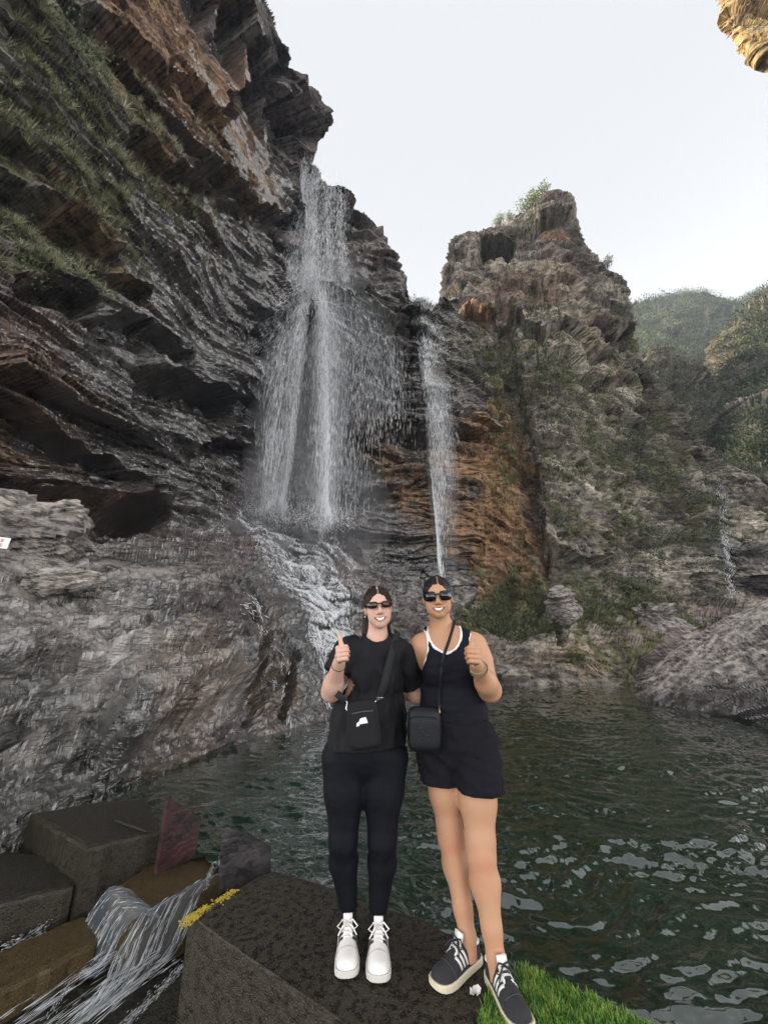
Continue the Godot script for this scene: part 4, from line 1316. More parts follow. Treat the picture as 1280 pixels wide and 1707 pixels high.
# ---------------------------------------------------------------- people: distance fields meshed by surface nets
class Field:
	var o: Vector3
	var h: float
	var nx: int
	var ny: int
	var nz: int
	var f: PackedFloat32Array
	func _init(lo: Vector3, hi: Vector3, cell: float) -> void:
		o = lo
		h = cell
		nx = int((hi.x - lo.x) / h) + 2
		ny = int((hi.y - lo.y) / h) + 2
		nz = int((hi.z - lo.z) / h) + 2
		f.resize(nx * ny * nz)
		f.fill(.25)
	func blend(at: int, d: float, k: float) -> void:
		var a := f[at]
		var m := maxf(k - absf(a - d), 0.0) / k
		f[at] = minf(a, d) - m * m * k * .25
	# squash: how much thinner the shape is along z than a round one
	func capsule(a: Vector3, b: Vector3, ra: float, rb: float, k := .03, squash := 1.0) -> void:
		var r := maxf(ra, rb) + k + 2.0 * h
		var lo := (Vector3(minf(a.x, b.x), minf(a.y, b.y), minf(a.z, b.z)) - Vector3.ONE * r - o) / h
		var hi := (Vector3(maxf(a.x, b.x), maxf(a.y, b.y), maxf(a.z, b.z)) + Vector3.ONE * r - o) / h
		var s := Vector3(1, 1, 1.0 / squash)
		var ab := (b - a) * s
		var l2 := maxf(ab.length_squared(), 1e-9)
		for x in range(maxi(0, int(lo.x)), mini(nx, int(hi.x) + 1)):
			for y in range(maxi(0, int(lo.y)), mini(ny, int(hi.y) + 1)):
				var at := (x * ny + y) * nz
				for z in range(maxi(0, int(lo.z)), mini(nz, int(hi.z) + 1)):
					var q := (o + Vector3(x, y, z) * h - a) * s
					var t := clampf(q.dot(ab) / l2, 0.0, 1.0)
					blend(at + z, ((q - ab * t).length() - lerpf(ra, rb, t)) * minf(1.0, .5 + .5 * squash), k)
	func ball(c: Vector3, r: Vector3, k := .03, turn := Basis()) -> void:
		var m := maxf(r.x, maxf(r.y, r.z)) + k + 2.0 * h
		var lo := (c - Vector3.ONE * m - o) / h
		var hi := (c + Vector3.ONE * m - o) / h
		var inv := turn.inverse()
		for x in range(maxi(0, int(lo.x)), mini(nx, int(hi.x) + 1)):
			for y in range(maxi(0, int(lo.y)), mini(ny, int(hi.y) + 1)):
				var at := (x * ny + y) * nz
				for z in range(maxi(0, int(lo.z)), mini(nz, int(hi.z) + 1)):
					var q := inv * (o + Vector3(x, y, z) * h - c)
					var k0 := (q / r).length()
					var k1 := (q / (r * r)).length()
					blend(at + z, k0 * (k0 - 1.0) / maxf(k1, 1e-6) if k0 > 1e-4 else -r.x, k)
	# keep only what lies behind the plane through c with this normal
	func cut(c: Vector3, n: Vector3, within := 99.0) -> void:
		n = n.normalized()
		for x in nx:
			for y in ny:
				var at := (x * ny + y) * nz
				for z in nz:
					if f[at + z] < .06:
						var q := o + Vector3(x, y, z) * h - c
						if q.length_squared() < within * within: f[at + z] = maxf(f[at + z], q.dot(n))
	func carve(c: Vector3, r: Vector3, k := .006, turn := Basis()) -> void:
		var inv := turn.inverse()
		for x in nx:
			for y in ny:
				var at := (x * ny + y) * nz
				for z in nz:
					if f[at + z] < .06:
						var q := inv * (o + Vector3(x, y, z) * h - c)
						var k0 := (q / r).length()
						var k1 := (q / (r * r)).length()
						var d := -(k0 * (k0 - 1.0) / maxf(k1, 1e-6))
						var a := f[at + z]
						var m := maxf(k - absf(a - d), 0.0) / k
						f[at + z] = maxf(a, d) + m * m * k * .25
	func wrinkle(n: FastNoiseLite, scale: Vector3, amt: float) -> void:
		for x in nx:
			for y in ny:
				var at := (x * ny + y) * nz
				for z in nz:
					if absf(f[at + z]) < .05:
						f[at + z] += n.get_noise_3dv((o + Vector3(x, y, z) * h) * scale) * amt
	func front(x: float, y: float) -> float:      # z of the surface met from the front
		var ix := clampi(roundi((x - o.x) / h), 0, nx - 1)
		var iy := clampi(roundi((y - o.y) / h), 0, ny - 1)
		for z in range(nz - 1, 0, -1):
			var d := f[(ix * ny + iy) * nz + z]
			if d < 0: return o.z + z * h + d + h * .5
		return o.z + nz * h * .5
	func net(st: SurfaceTool, xf: Transform3D, color: Color, tint = null) -> void:
		var id := PackedInt32Array()
		id.resize(nx * ny * nz)
		id.fill(-1)
		var sy := nz
		var sx := ny * nz
		var pts := PackedVector3Array()
		var nrm := PackedVector3Array()
		var off := [0, 1, sy, sy + 1, sx, sx + 1, sx + sy, sx + sy + 1]
		for x in nx - 1:
			for y in ny - 1:
				for z in nz - 1:
					var at := x * sx + y * sy + z
					if absf(f[at]) > 2.6 * h: continue
					var inside := 0
					var v := [f[at], f[at + 1], f[at + sy], f[at + sy + 1], f[at + sx], f[at + sx + 1], f[at + sx + sy], f[at + sx + sy + 1]]
					for k in 8:
						if v[k] < 0: inside += 1
					if inside == 0 or inside == 8: continue
					var sum := Vector3.ZERO
					var n := 0
					for e in [[0, 1], [2, 3], [4, 5], [6, 7], [0, 2], [1, 3], [4, 6], [5, 7], [0, 4], [1, 5], [2, 6], [3, 7]]:
						var p: float = v[e[0]]
						var q: float = v[e[1]]
						if (p < 0) != (q < 0):
							var t := p / (p - q)
							var a: int = e[0]
							var b: int = e[1]
							sum += Vector3(a >> 2, (a >> 1) & 1, a & 1).lerp(Vector3(b >> 2, (b >> 1) & 1, b & 1), t)
							n += 1
					id[at] = pts.size()
					pts.append(o + (Vector3(x, y, z) + sum / n) * h)
					nrm.append(Vector3(v[4] + v[5] + v[6] + v[7] - v[0] - v[1] - v[2] - v[3], v[2] + v[3] + v[6] + v[7] - v[0] - v[1] - v[4] - v[5], v[1] + v[3] + v[5] + v[7] - v[0] - v[2] - v[4] - v[6]).normalized())
		var flip := xf.basis.determinant() < 0
		for x in range(1, nx - 1):
			for y in range(1, ny - 1):
				for z in range(1, nz - 1):
					var at := x * sx + y * sy + z
					if absf(f[at]) > 1.8 * h: continue
					var s := f[at] < 0
					for ax in 3:
						var step: int = [sx, sy, 1][ax]
						if (f[at + step] < 0) == s: continue
						var d1: int = [sy, 1, sx][ax]
						var d2: int = [1, sx, sy][ax]
						var a := id[at]
						var b := id[at - d1]
						var c := id[at - d1 - d2]
						var d := id[at - d2]
						if a < 0 or b < 0 or c < 0 or d < 0: continue
						var order := [a, b, c, a, c, d] if s == flip else [a, c, b, a, d, c]
						for k in order:
							st.set_normal((xf.basis * nrm[k]).normalized())
							st.set_color(tint.call(pts[k], color) if tint != null else color)
							st.add_vertex(xf * pts[k])

func begin() -> SurfaceTool:
	var st := SurfaceTool.new()
	st.begin(Mesh.PRIMITIVE_TRIANGLES)
	return st

func skin_material() -> StandardMaterial3D:
	var m := mat(Color.WHITE, .5, true)
	m.metallic_specular = .4
	m.heightmap_enabled = true
	m.heightmap_texture = weave_tex
	m.heightmap_scale = .05
	m.uv1_triplanar = true
	m.uv1_scale = Vector3.ONE * 9.0
	m.subsurf_scatter_enabled = true
	m.subsurf_scatter_strength = .12
	return m

func cloth_material(c: Color, rough := .85, weave := 60.0) -> StandardMaterial3D:
	var m := mat(c, rough)
	m.metallic_specular = .24
	m.rim_enabled = true
	m.rim = .03
	m.rim_tint = .6
	m.heightmap_enabled = true
	m.heightmap_texture = weave_tex
	m.heightmap_scale = .12
	m.uv1_triplanar = true
	m.uv1_scale = Vector3.ONE * weave * .12
	return m

var weave_tex: Texture2D

# Closed fist with the thumb up. x: towards the palm side, y: thumb, z: along the hand away from the wrist.
func fist(st: SurfaceTool, xf: Transform3D, color: Color, size := 1.0) -> void:
	var f := Field.new(V(-.045, -.065, -.045), V(.068, .135, .118), .0036)
	f.capsule(V(0, -.004, -.045), V(0, 0, .01), .025, .026, .02, .9)
	f.ball(V(0, -.002, .045), V(.021, .041, .044), .014)
	f.ball(V(.012, .022, .028), V(.019, .026, .03), .014)
	var y := [.029, .0095, -.0105, -.0295]
	var l := [1.0, 1.06, 1.0, .84]
	for k in 4:
		var a := V(-.008, y[k], .078 + .004 * (1.0 - absf(k - 1.2)))
		var b := a + V(.044 * l[k], -.001, .012)
		var c := b + V(.006, -.001, -.028 * l[k])
		var d := c + V(-.021, 0, -.008)
		f.capsule(V(-.006, y[k] * .9, .05), a, .0115, .0115, .008)
		f.capsule(a, b, .0108, .0098, .0035)
		f.capsule(b, c, .0098, .009, .0035)
		f.capsule(c, d, .009, .008, .0035)
	f.capsule(V(.01, .026, .018), V(.013, .05, .04), .0165, .0132, .012)
	f.capsule(V(.013, .05, .04), V(.009, .08, .046), .0125, .0108, .006)
	f.capsule(V(.009, .08, .046), V(.003, .108, .04), .0108, .0082, .005)
	f.net(st, xf.scaled_local(Vector3.ONE * size), color, func(q: Vector3, c: Color) -> Color:
		var k := smoothstep(.085, .11, q.y) * .5
		k = maxf(k, .45 * smoothstep(.02, .045, q.x) * smoothstep(.05, .09, q.z))
		return c.lerp(Color(c.r * .95, c.g * .62, c.b * .55), k))

# Head with face; x: picture right, y: up, z: forward. Centre between the ears.
func head(st: SurfaceTool, xf: Transform3D, color: Color, wide := 1.0, jaw := 1.0) -> void:
	var f := Field.new(V(-.1, -.135, -.125), V(.1, .14, .135), .0036)
	f.ball(V(0, .035, -.015), V(.075 * wide, .087, .094), .02)
	f.ball(V(0, -.028, .018), V(.063 * wide, .076, .07), .03)
	f.ball(V(0, -.07, .025), V(.043 * wide * jaw, .036, .05), .03)
	f.ball(V(0, -.096, .055), V(.024, .017, .022), .03)
	for s in [-1.0, 1.0]:
		f.ball(V(.037 * s * wide, -.03, .058), V(.025, .022, .022), .022)
		f.ball(V(.04 * s * wide * jaw, -.058, .045), V(.02, .028, .026), .025)
		f.ball(V(.073 * s * wide, -.012, -.008), V(.008, .028, .016), .008, Basis(Vector3.UP, .35 * s))
		f.ball(V(.012 * s, -.037, .092), V(.009, .008, .01), .007)
	f.capsule(V(0, .012, .083), V(0, -.03, .103), .0085, .0125, .014)
	f.ball(V(0, .022, .073), V(.044 * wide, .012, .014), .02)
	# a smile: the lips stand out round an opening
	for k in 6:
		var a := lerpf(-1, 1, k / 6.0)
		var b := lerpf(-1, 1, (k + 1) / 6.0)
		f.capsule(V(.039 * a, -.0615 + .011 * a * a, .0915 - .015 * a * a), V(.039 * b, -.0615 + .011 * b * b, .0915 - .015 * b * b), .0034, .0034, .005)
		f.capsule(V(.038 * a, -.0795 + .027 * a * a, .0895 - .014 * a * a), V(.038 * b, -.0795 + .027 * b * b, .0895 - .014 * b * b), .0036, .0036, .005)
	f.carve(V(0, -.0665, .092), V(.036, .0068, .018), .003)
	f.net(st, xf, color, func(q: Vector3, c: Color) -> Color:
		var m := Vector2(q.x / .042, (q.y + .0695 - 11.0 * q.x * q.x) / .0135).length()
		var lip := smoothstep(1.15, .8, m) * (1.0 if q.z > .05 else 0.0)
		var out := c.lerp(Color(.5, .16, .14), lip * .5)
		if Vector2(q.x / .034, (q.y + .0665 - 5.0 * q.x * q.x) / .0068).length() < .95 and q.z < .088 and q.z > .05: out = Color(.12, .03, .03)
		var blush := smoothstep(.03, .0, Vector2(absf(q.x) - .042, q.y + .035).length()) * .3
		blush = maxf(blush, smoothstep(.022, .0, Vector2(q.x, q.y + .03).length()) * .25 * (1.0 if q.z > .08 else 0.0))
		return out.lerp(Color(c.r, c.g * .7, c.b * .65), blush))

func smile(parent: Node3D, xf: Transform3D) -> void:
	var st := begin()
	for k in 8:
		var x0 := lerpf(-.034, .034, k / 8.0)
		var x1 := lerpf(-.034, .034, (k + 1) / 8.0) - .0003
		var p := []
		for q in [[x0, 0], [x1, 0], [x1, 1], [x0, 1]]:
			var t: float = q[0] / .034
			var top := -.0625 + .0095 * t * t
			var low := -.0735 + .0195 * t * t
			p.append(xf * V(q[0], lerpf(top, low, q[1]), .0895 - .0125 * t * t))
		for i in [0, 1, 2, 0, 2, 3]: st.add_vertex(p[i])
	st.generate_normals()
	put("teeth", st.commit(), mat(lin(.8, .77, .7), .25), parent)

# Sunglasses: frame, two lenses, two temples.
func sunglasses(parent: Node3D, xf: Transform3D, half: float, tall: float, y: float, frame: Material, lens: Material, corner := .35) -> void:
	var g := Node3D.new()
	g.name = "sunglasses"
	parent.add_child(g, true)
	var curve := func(x: float) -> float: return .112 - 3.4 * x * x
	var st := begin()
	for s in [-1.0, 1.0]:
		var cx: float = s * (half + .0085)
		for layer in [[1.0, .0, .006, st], [.87, .0062, .002, null]]:
			var to: SurfaceTool = layer[3] if layer[3] else begin()
			var ring := []
			for k in 28:
				var a := TAU * k / 28
				var co := cos(a)
				var si := sin(a)
				var e := .55
				var px: float = cx + signf(co) * pow(absf(co), e) * half * layer[0]
				var narrow: float = 1.0 - .14 * (1.0 - si) * .5
				px = cx + (px - cx) * narrow
				ring.append(Vector2(px, y + signf(si) * pow(absf(si), e) * tall * layer[0] + .0022 * s * signf(px) * 0.0))
			for k in 28:
				var l := (k + 1) % 28
				var z := func(q: Vector2, d: float) -> Vector3: return xf * V(q.x, q.y, curve.call(q.x) - .006 + d)
				var c := Vector2(cx, y)
				var o0: float = layer[1]
				var o1: float = layer[1] + layer[2]
				for q in [z.call(c, o1), z.call(ring[l], o1), z.call(ring[k], o1), z.call(ring[k], o1), z.call(ring[l], o1), z.call(ring[k], o0), z.call(ring[k], o0), z.call(ring[l], o1), z.call(ring[l], o0), z.call(c, o0), z.call(ring[k], o0), z.call(ring[l], o0)]: to.add_vertex(q)
			if not layer[3]:
				to.generate_normals()
				put("lens", to.commit(), lens, g)
		var rim := begin()
		tube(rim, [xf * V(s * (half * 2.0 + .004), y + tall * .45, curve.call(half * 2.0) - .004), xf * V(s * .078, y + tall * .4, .05), xf * V(s * .0795, y + tall * .1, -.02)], [.0042, .0036, .003], 6)
		rim.generate_normals()
		put("temple", rim.commit(), frame, g)
	tube(st, [xf * V(-.011, y + tall * .25, .113), xf * V(0, y + tall * .4, .1145), xf * V(.011, y + tall * .25, .113)], [.0038, .0034, .0038], 6)
	st.generate_normals()
	put("frame", st.commit(), frame, g)

func ribbon(path: Array, wide: float, thick: float, facing: Vector3) -> ArrayMesh:
	var st := begin()
	var rows := []
	for k in path.size():
		var d: Vector3 = (path[mini(k + 1, path.size() - 1)] - path[maxi(k - 1, 0)]).normalized()
		var side := d.cross(facing).normalized() * wide * .5
		var up := side.cross(d).normalized() * thick
		if up.dot(facing) < 0: up = -up
		rows.append([path[k] - side, path[k] - side + up, path[k] + side + up, path[k] + side])
	for k in path.size() - 1:
		for s in 4:
			var t := (s + 1) % 4
			for q in [rows[k][s], rows[k + 1][s], rows[k][t], rows[k][t], rows[k + 1][s], rows[k + 1][t]]: st.add_vertex(q)
	for r in [rows[0], rows[-1]]:
		for i in [0, 1, 2, 0, 2, 3]: st.add_vertex(r[i])
	st.generate_normals()
	return st.commit()

# A rounded box (superellipsoid), centre at c.
func pillow(c: Vector3, half: Vector3, turn: Basis, e1 := .35, e2 := .35, nu := 40, nv := 20) -> ArrayMesh:
	var p := Patch.new()
	p.nu = nu + 1
	p.nv = nv + 1
	for i in p.nu:
		for j in p.nv:
			var a := -TAU * i / nu
			var b := PI * j / nv - PI / 2
			var pw := func(x: float, e: float) -> float: return signf(x) * pow(absf(x), e)
			var r: float = pw.call(cos(b), e2)
			p.pos.append(c + turn * (V(r * pw.call(cos(a), e1), r * pw.call(sin(a), e1), pw.call(sin(b), e2)) * half))
	var st := begin()
	st.set_smooth_group(0)
	for i in nu:
		for j in nv:
			var a := i * p.nv + j
			var b := a + p.nv
			for k in [a, b, a + 1, a + 1, b, b + 1]: st.add_vertex(p.pos[k])
	st.index()
	st.generate_normals()
	return st.commit()

# A low sneaker: heel and toe are points on the ground.
func sneaker(parent: Node3D, heel: Vector3, toe: Vector3, look: Dictionary) -> void:
	var g := Node3D.new()
	g.name = "shoe"
	parent.add_child(g, true)
	var fw := (toe - heel).normalized()
	var l := heel.distance_to(toe)
	var sd := fw.cross(Vector3.UP).normalized()
	var inner: float = look.get("inner", 1.0)      # which side the big toe is on
	var place := func(x: float, y: float, t: float) -> Vector3: return heel + fw * (t * l) + sd * x + Vector3.UP * y
	# width, sideways bend, height of the upper along the shoe
	var ts := [0.0, .03, .1, .2, .32, .45, .58, .7, .82, .91, .96, .985, 1.0]
	var ws := [.016, .028, .036, .038, .039, .041, .045, .049, .049, .044, .035, .024, .008]
	var hs := [.064, .072, .077, .074, .077, .087, .078, .066, .058, .054, .049, .043, .034]
	var bend := func(t: float) -> float: return inner * .008 * sin(t * PI) * (t - .3)
	var st := begin()
	st.set_smooth_group(0)
	var rings := []
	for k in ts.size():
		var r := []
		for s in 13:
			var a := PI * s / 12.0
			var x: float = cos(a)
			var y: float = pow(sin(a), .62)
			r.append(place.call(bend.call(ts[k]) + x * ws[k] * (1.0 - .22 * y), .022 + y * (hs[k] - .01), ts[k]))
		rings.append(r)
	for k in ts.size() - 1:
		for s in 12:
			for q in [rings[k][s], rings[k + 1][s], rings[k][s + 1], rings[k][s + 1], rings[k + 1][s], rings[k + 1][s + 1]]: st.add_vertex(q)
	for r in [rings[0], rings[-1]]:
		st.set_smooth_group(3)
		for k in range(1, 12):
			for q in ([r[0], r[k + 1], r[k]] if r == rings[0] else [r[0], r[k], r[k + 1]]): st.add_vertex(q)
	st.index()
	st.generate_normals()
	put("upper", st.commit(), look.upper, g)
	st = begin()
	st.set_smooth_group(-1)
	rings = []
	for k in ts.size():
		var w: float = ws[k] + .005
		var lift: float = .010 * pow(maxf(0.0, (ts[k] - .75) / .25), 2)
		var r := []
		for q in [[-.9, .001], [-1.0, .004], [-1.0, .024], [-.93, .028], [.93, .028], [1.0, .024], [1.0, .004], [.9, .001]]: r.append(place.call(bend.call(ts[k]) + q[0] * w, q[1] + lift * (1.0 if q[1] < .02 else .6), lerpf(-.015, 1.018, ts[k])))
		rings.append(r)
	for k in ts.size() - 1:
		for s in 8:
			var t := (s + 1) % 8
			for q in [rings[k][s], rings[k][t], rings[k + 1][s], rings[k + 1][s], rings[k][t], rings[k + 1][t]]: st.add_vertex(q)
	for r in [rings[0], rings[-1]]:
		for k in range(1, 7):
			for q in ([r[0], r[k], r[k + 1]] if r == rings[0] else [r[0], r[k + 1], r[k]]): st.add_vertex(q)
	st.generate_normals()
	put("sole", st.commit(), look.sole, g)
	# collar, tongue, toe cap seam
	st = begin()
	var ring := []
	var rad := []
	for k in 17:
		var a := PI * .25 + (TAU - PI * .5) * k / 16.0
		ring.append(place.call(sin(a) * .033, .077 + .012 * absf(cos(a * .5)) , .17 - cos(PI - a) * -.13 * -1.0))
		rad.append(.0075)
	tube(st, ring, rad, 7)
	st.generate_normals()
	put("collar", st.commit(), look.collar, g)
	var tongue := []
	for q in [[.078, .60], [.09, .52], [.1, .46], [.116, .42], [.13, .4], [.137, .39]]: tongue.append(place.call(bend.call(q[1]), q[0] - .004, q[1]))
	put("tongue", ribbon(tongue, .042, .009, (Vector3.UP + fw * .8).normalized()), look.tongue, g)
	st = begin()
	var seam := []
	var thin := []
	for s in 13:
		var a := PI * s / 12.0
		var y: float = pow(sin(a), .62)
		var t := .70 + .07 * sin(a)
		seam.append(place.call(bend.call(t) + cos(a) * .049 * (1.0 - .22 * y), .0232 + y * .0525, t))
		thin.append(.0016)
	tube(st, seam, thin, 5)
	st.generate_normals()
	put("seam", st.commit(), look.seam, g)
	# laces
	for k in 6:
		var t := .73 - k * .052
		var y: float = lerpf(.066, .106, k / 5.0)
		st = begin()
		tube(st, [place.call(-.023, y - .013, t + .01), place.call(-.01, y + .001, t), place.call(.01, y + .001, t - .008), place.call(.023, y - .013, t - .016)], [.0032, .0036, .0036, .0032], 6)
		st.generate_normals()
		put("lace", st.commit(), look.lace, g)
	for s in [-1.0, 1.0]:
		st = begin()
		tube(st, [place.call(0, .112, .46), place.call(s * .024, .122, .48), place.call(s * .046, .106, .53), place.call(s * .03, .096, .54), place.call(s * .006, .108, .48)], [.003, .0034, .0034, .0034, .003], 6)
		tube(st, [place.call(0, .112, .47), place.call(s * .022, .108, .54), place.call(s * .042, .084, .6)], [.003, .003, .0028], 6)
		st.generate_normals()
		put("lace", st.commit(), look.lace, g)
	# three slanting stripes on each side
	for s in [-1.0, 1.0]:
		for k in 3:
			var t := .40 + k * .075
			var path := []
			for c in 4:
				var u := c / 3.0
				var tt := t + .075 * u
				var a := lerpf(.12, .98, u)
				var j := 0
				while j < ts.size() - 2 and ts[j + 1] < tt: j += 1
				var m: float = (tt - ts[j]) / (ts[j + 1] - ts[j])
				var w: float = lerpf(ws[j], ws[j + 1], m)
				var hh: float = lerpf(hs[j], hs[j + 1], m)
				var y: float = pow(sin(a), .62)
				path.append(place.call(bend.call(tt) + s * (cos(a) * w * (1.0 - .22 * y) + .0012), .0225 + y * (hh - .01), tt))
			put("stripe", ribbon(path, .0105, .0014, (sd * s + Vector3.UP * .5).normalized()), look.stripe, g)

func build_people() -> void:
	weave_tex = noise_tex(256, .16, 2, FastNoiseLite.TYPE_SIMPLEX, 3)
	build_first()
	build_second()

func build_first() -> void:
	var who := thing("person", "woman in black T-shirt and leggings, brown sunglasses, thumb up, crossbody bag, white sneakers", "person")
	var skin := Color(.57, .36, .285)
	var heel_r := V(-.178, .35, -2.43)
	var heel_l := V(-.028, .35, -2.41)
	var toe_r: Vector3 = V(-0.158, 0.350, -2.146)
	var toe_l: Vector3 = V(-0.020, 0.350, -2.125)
	var ank_r := heel_r.lerp(toe_r, .22) + V(0, .1, 0)
	var ank_l := heel_l.lerp(toe_l, .22) + V(0, .1, 0)
	var sh_r: Vector3 = V(-0.199, 1.649, -2.300)
	var sh_l: Vector3 = V(0.091, 1.649, -2.300)
	var el_r: Vector3 = V(-0.277, 1.446, -2.240)
	var wr_r: Vector3 = V(-0.222, 1.603, -2.060)
	var el_l: Vector3 = V(0.185, 1.407, -2.420)
	var wr_l: Vector3 = V(0.364, 1.358, -2.460)
	var hip_r: Vector3 = V(-0.197, 1.145, -2.300)
	var hip_l: Vector3 = V(0.000, 1.145, -2.300)
	var kn_r: Vector3 = V(-0.198, 0.785, -2.270)
	var kn_l: Vector3 = V(-0.009, 0.785, -2.270)
	var chest: Vector3 = V(-0.054, 1.583, -2.300)
	var belly: Vector3 = V(-0.081, 1.342, -2.300)
	var seat: Vector3 = V(-0.101, 1.186, -2.300)
	var neck: Vector3 = V(-0.041, 1.719, -2.310)
	var hd: Vector3 = V(-0.034, 1.879, -2.260)
	var hx := Transform3D(Basis.from_euler(V(-.02, .10, .09)), hd)
	# the body
	var st := begin()
	var f := Field.new(V(-.42, .38, -2.58), V(.36, 1.86, -1.98), .010)
	f.capsule(chest, belly, .125, .13, .05, .7)
	f.capsule(belly, seat, .135, .16, .05, .75)
	f.capsule(sh_r, sh_l, .052, .052, .05)
	f.capsule(chest + V(0, .06, 0), neck, .075, .055, .05)
	f.capsule(neck, hd + V(0, -.05, -.02), .055, .054, .03)
	f.capsule(sh_r, el_r, .056, .049, .03)
	f.capsule(el_r, wr_r, .051, .031, .03)
	f.ball(el_r.lerp(wr_r, .25), V(.052, .055, .052), .03)
	f.capsule(sh_l, el_l, .052, .046, .03)
	f.capsule(el_l, wr_l, .044, .03, .03)
	for s in [[hip_r, kn_r, ank_r], [hip_l, kn_l, ank_l]]:
		f.capsule(s[0], s[1], .092, .062, .03)
		f.capsule(s[1] + V(0, 0, -.01), s[2], .044, .032, .03)
		f.capsule(s[2], s[2] + V(0, -.06, .03), .032, .034, .02)
	f.net(st, Transform3D(), skin, func(q: Vector3, c: Color) -> Color:
		return c.lerp(Color(.6, .27, .22), clampf(n_low.get_noise_3dv(q * 9.0) * .35 + n_fine.get_noise_3dv(q * 30.0) * .15, 0, .35)))
	head(st, hx, skin, .97, 1.0)
	fist(st, Transform3D(Basis.from_euler(V(-.25, .1, .12)), wr_r + V(.002, .02, .02)), skin, .95)
	put("body", st.commit(), skin_material(), who)
	smile(who, hx)
	# hair: drawn back from a centre parting, a length of it behind her right shoulder
	st = begin()
	f = Field.new(V(-.13, -.24, -.17), V(.13, .15, .12), .005)
	f.ball(V(0, .034, -.018), V(.0815, .093, .1), .02)
	f.ball(V(0, -.04, -.075), V(.06, .07, .045), .03)
	f.carve(V(0, -.05, .085), V(.0665, .118, .078), .01)
	f.capsule(V(-.062, -.05, -.05), V(-.082, -.18, -.04), .03, .022, .03)
	f.capsule(V(.05, -.05, -.06), V(.05, -.15, -.07), .026, .018, .03)
	f.wrinkle(n_low, V(70, 14, 26), .0035)
	f.carve(V(0, .128, .045), V(.0022, .03, .06), .004)
	f.net(st, hx, Color(.022, .014, .011), func(q: Vector3, c: Color) -> Color:
		return Color(.17, .12, .1) if absf(q.x) < .0035 and q.z > -.02 and q.y > .05 else c)
	var hair := mat(Color.WHITE, .42, true)
	hair.metallic_specular = .25
	put("hair", st.commit(), hair, who)
	sunglasses(who, hx, .031, .0185, .006, mat(lin(.045, .018, .013), .2), mat(lin(.03, .014, .012), .08))
	st = begin()
	st.append_from(ball_mesh(.0045), 0, hx.translated_local(V(-.078, -.045, .0)))
	put("earring", st.commit(), mat(lin(.7, .68, .62), .25), who)
	# T-shirt
	st = begin()
	f = Field.new(V(-.40, 1.13, -2.56), V(.24, 1.78, -2.02), .009)
	f.capsule(chest, belly, .15, .178, .06, .72)
	f.capsule(belly, V(-0.091, 1.178, -2.300), .182, .208, .06, .74)
	f.ball(chest + V(-.068, -.06, .085), V(.075, .08, .07), .05)
	f.ball(chest + V(.068, -.06, .085), V(.075, .08, .07), .05)
	f.capsule(sh_r + V(.01, -.008, 0), sh_l + V(-.01, -.008, 0), .07, .07, .05)
	f.capsule(chest + V(0, .06, 0), neck + V(0, -.02, 0), .1, .085, .04)
	f.capsule(sh_r, sh_r.lerp(el_r, .66), .072, .088, .03)
	f.capsule(sh_l, sh_l.lerp(el_l, .78), .07, .08, .03)
	f.wrinkle(n_low, V(14, 5.5, 10), .013)
	f.wrinkle(n_low, V(26, 12, 20), .004)
	f.cut(sh_r.lerp(el_r, .6), el_r - sh_r, .13)
	f.cut(sh_l.lerp(el_l, .76), el_l - sh_l, .12)
	f.cut(V(-0.091, 1.178, -2.300), V(.06, -1, 0), 9.0)
	f.carve(neck + V(.004, .055, .055), V(.078, .083, .098), .006)
	f.carve(neck + V(0, .06, 0), V(.062, .09, .08), .006)
	f.net(st, Transform3D(), Color.WHITE)
	var shirt := f
	put("t_shirt", st.commit(), cloth_material(lin(.011, .011, .014), .62), who)
	# leggings
	st = begin()
	f = Field.new(V(-.40, .46, -2.56), V(.22, 1.27, -2.02), .009)
	f.capsule(belly + V(0, -.1, 0), seat, .165, .18, .06, .78)
	for s in [[hip_r, kn_r, ank_r, -1.0], [hip_l, kn_l, ank_l, 1.0]]:
		f.capsule(s[0] + V(.013 * s[3], -.02, 0), s[0].lerp(s[1], .45), .114, .101, .03)
		f.capsule(s[0].lerp(s[1], .45), s[1], .1, .066, .03)
		f.ball(s[1] + V(0, .0, .022), V(.046, .05, .046), .03)
		f.capsule(s[1], s[1].lerp(s[2], .3) + V(.006 * s[3], 0, -.012), .063, .066, .03)
		f.capsule(s[1].lerp(s[2], .3) + V(.006 * s[3], 0, -.012), s[2] + V(0, .048, .002), .066, .046, .03)
	f.wrinkle(n_low, V(14, 40, 14), .0012)
	f.net(st, Transform3D(), Color.WHITE)
	put("leggings", st.commit(), cloth_material(lin(.0055, .006, .0095), .6, 90), who)
	st = begin()
	f = Field.new(V(-.3, .36, -2.5), V(.1, .54, -2.2), .007)
	for a in [ank_r, ank_l]: f.capsule(a + V(0, .012, 0), a + V(0, -.05, .02), .043, .042, .01)
	f.net(st, Transform3D(), Color.WHITE)
	put("sock", st.commit(), cloth_material(lin(.015, .014, .015)), who)
	var white := mat(lin(.72, .69, .67), .6)
	var dark := mat(lin(.02, .02, .022), .5)
	var look := {"upper": white, "sole": mat(lin(.55, .53, .5), .65), "collar": white, "tongue": white, "lace": mat(lin(.74, .72, .7), .8), "stripe": dark, "seam": mat(lin(.4, .38, .37), .7), "inner": -1.0}
	sneaker(who, heel_r, toe_r, look)
	look.inner = 1.0
	sneaker(who, heel_l, toe_l, look)
	# bracelet
	st = begin()
	ring_of(st, wr_r.lerp(el_r, .14), (wr_r - el_r).normalized(), .034, .0022)
	put("wristband", st.commit(), mat(lin(.05, .04, .04), .6), who)
	# the bag and its strap
	var bag := thing("shoulder_bag", "black fabric bag with white print on a wide strap, worn by the woman in leggings", "bag")
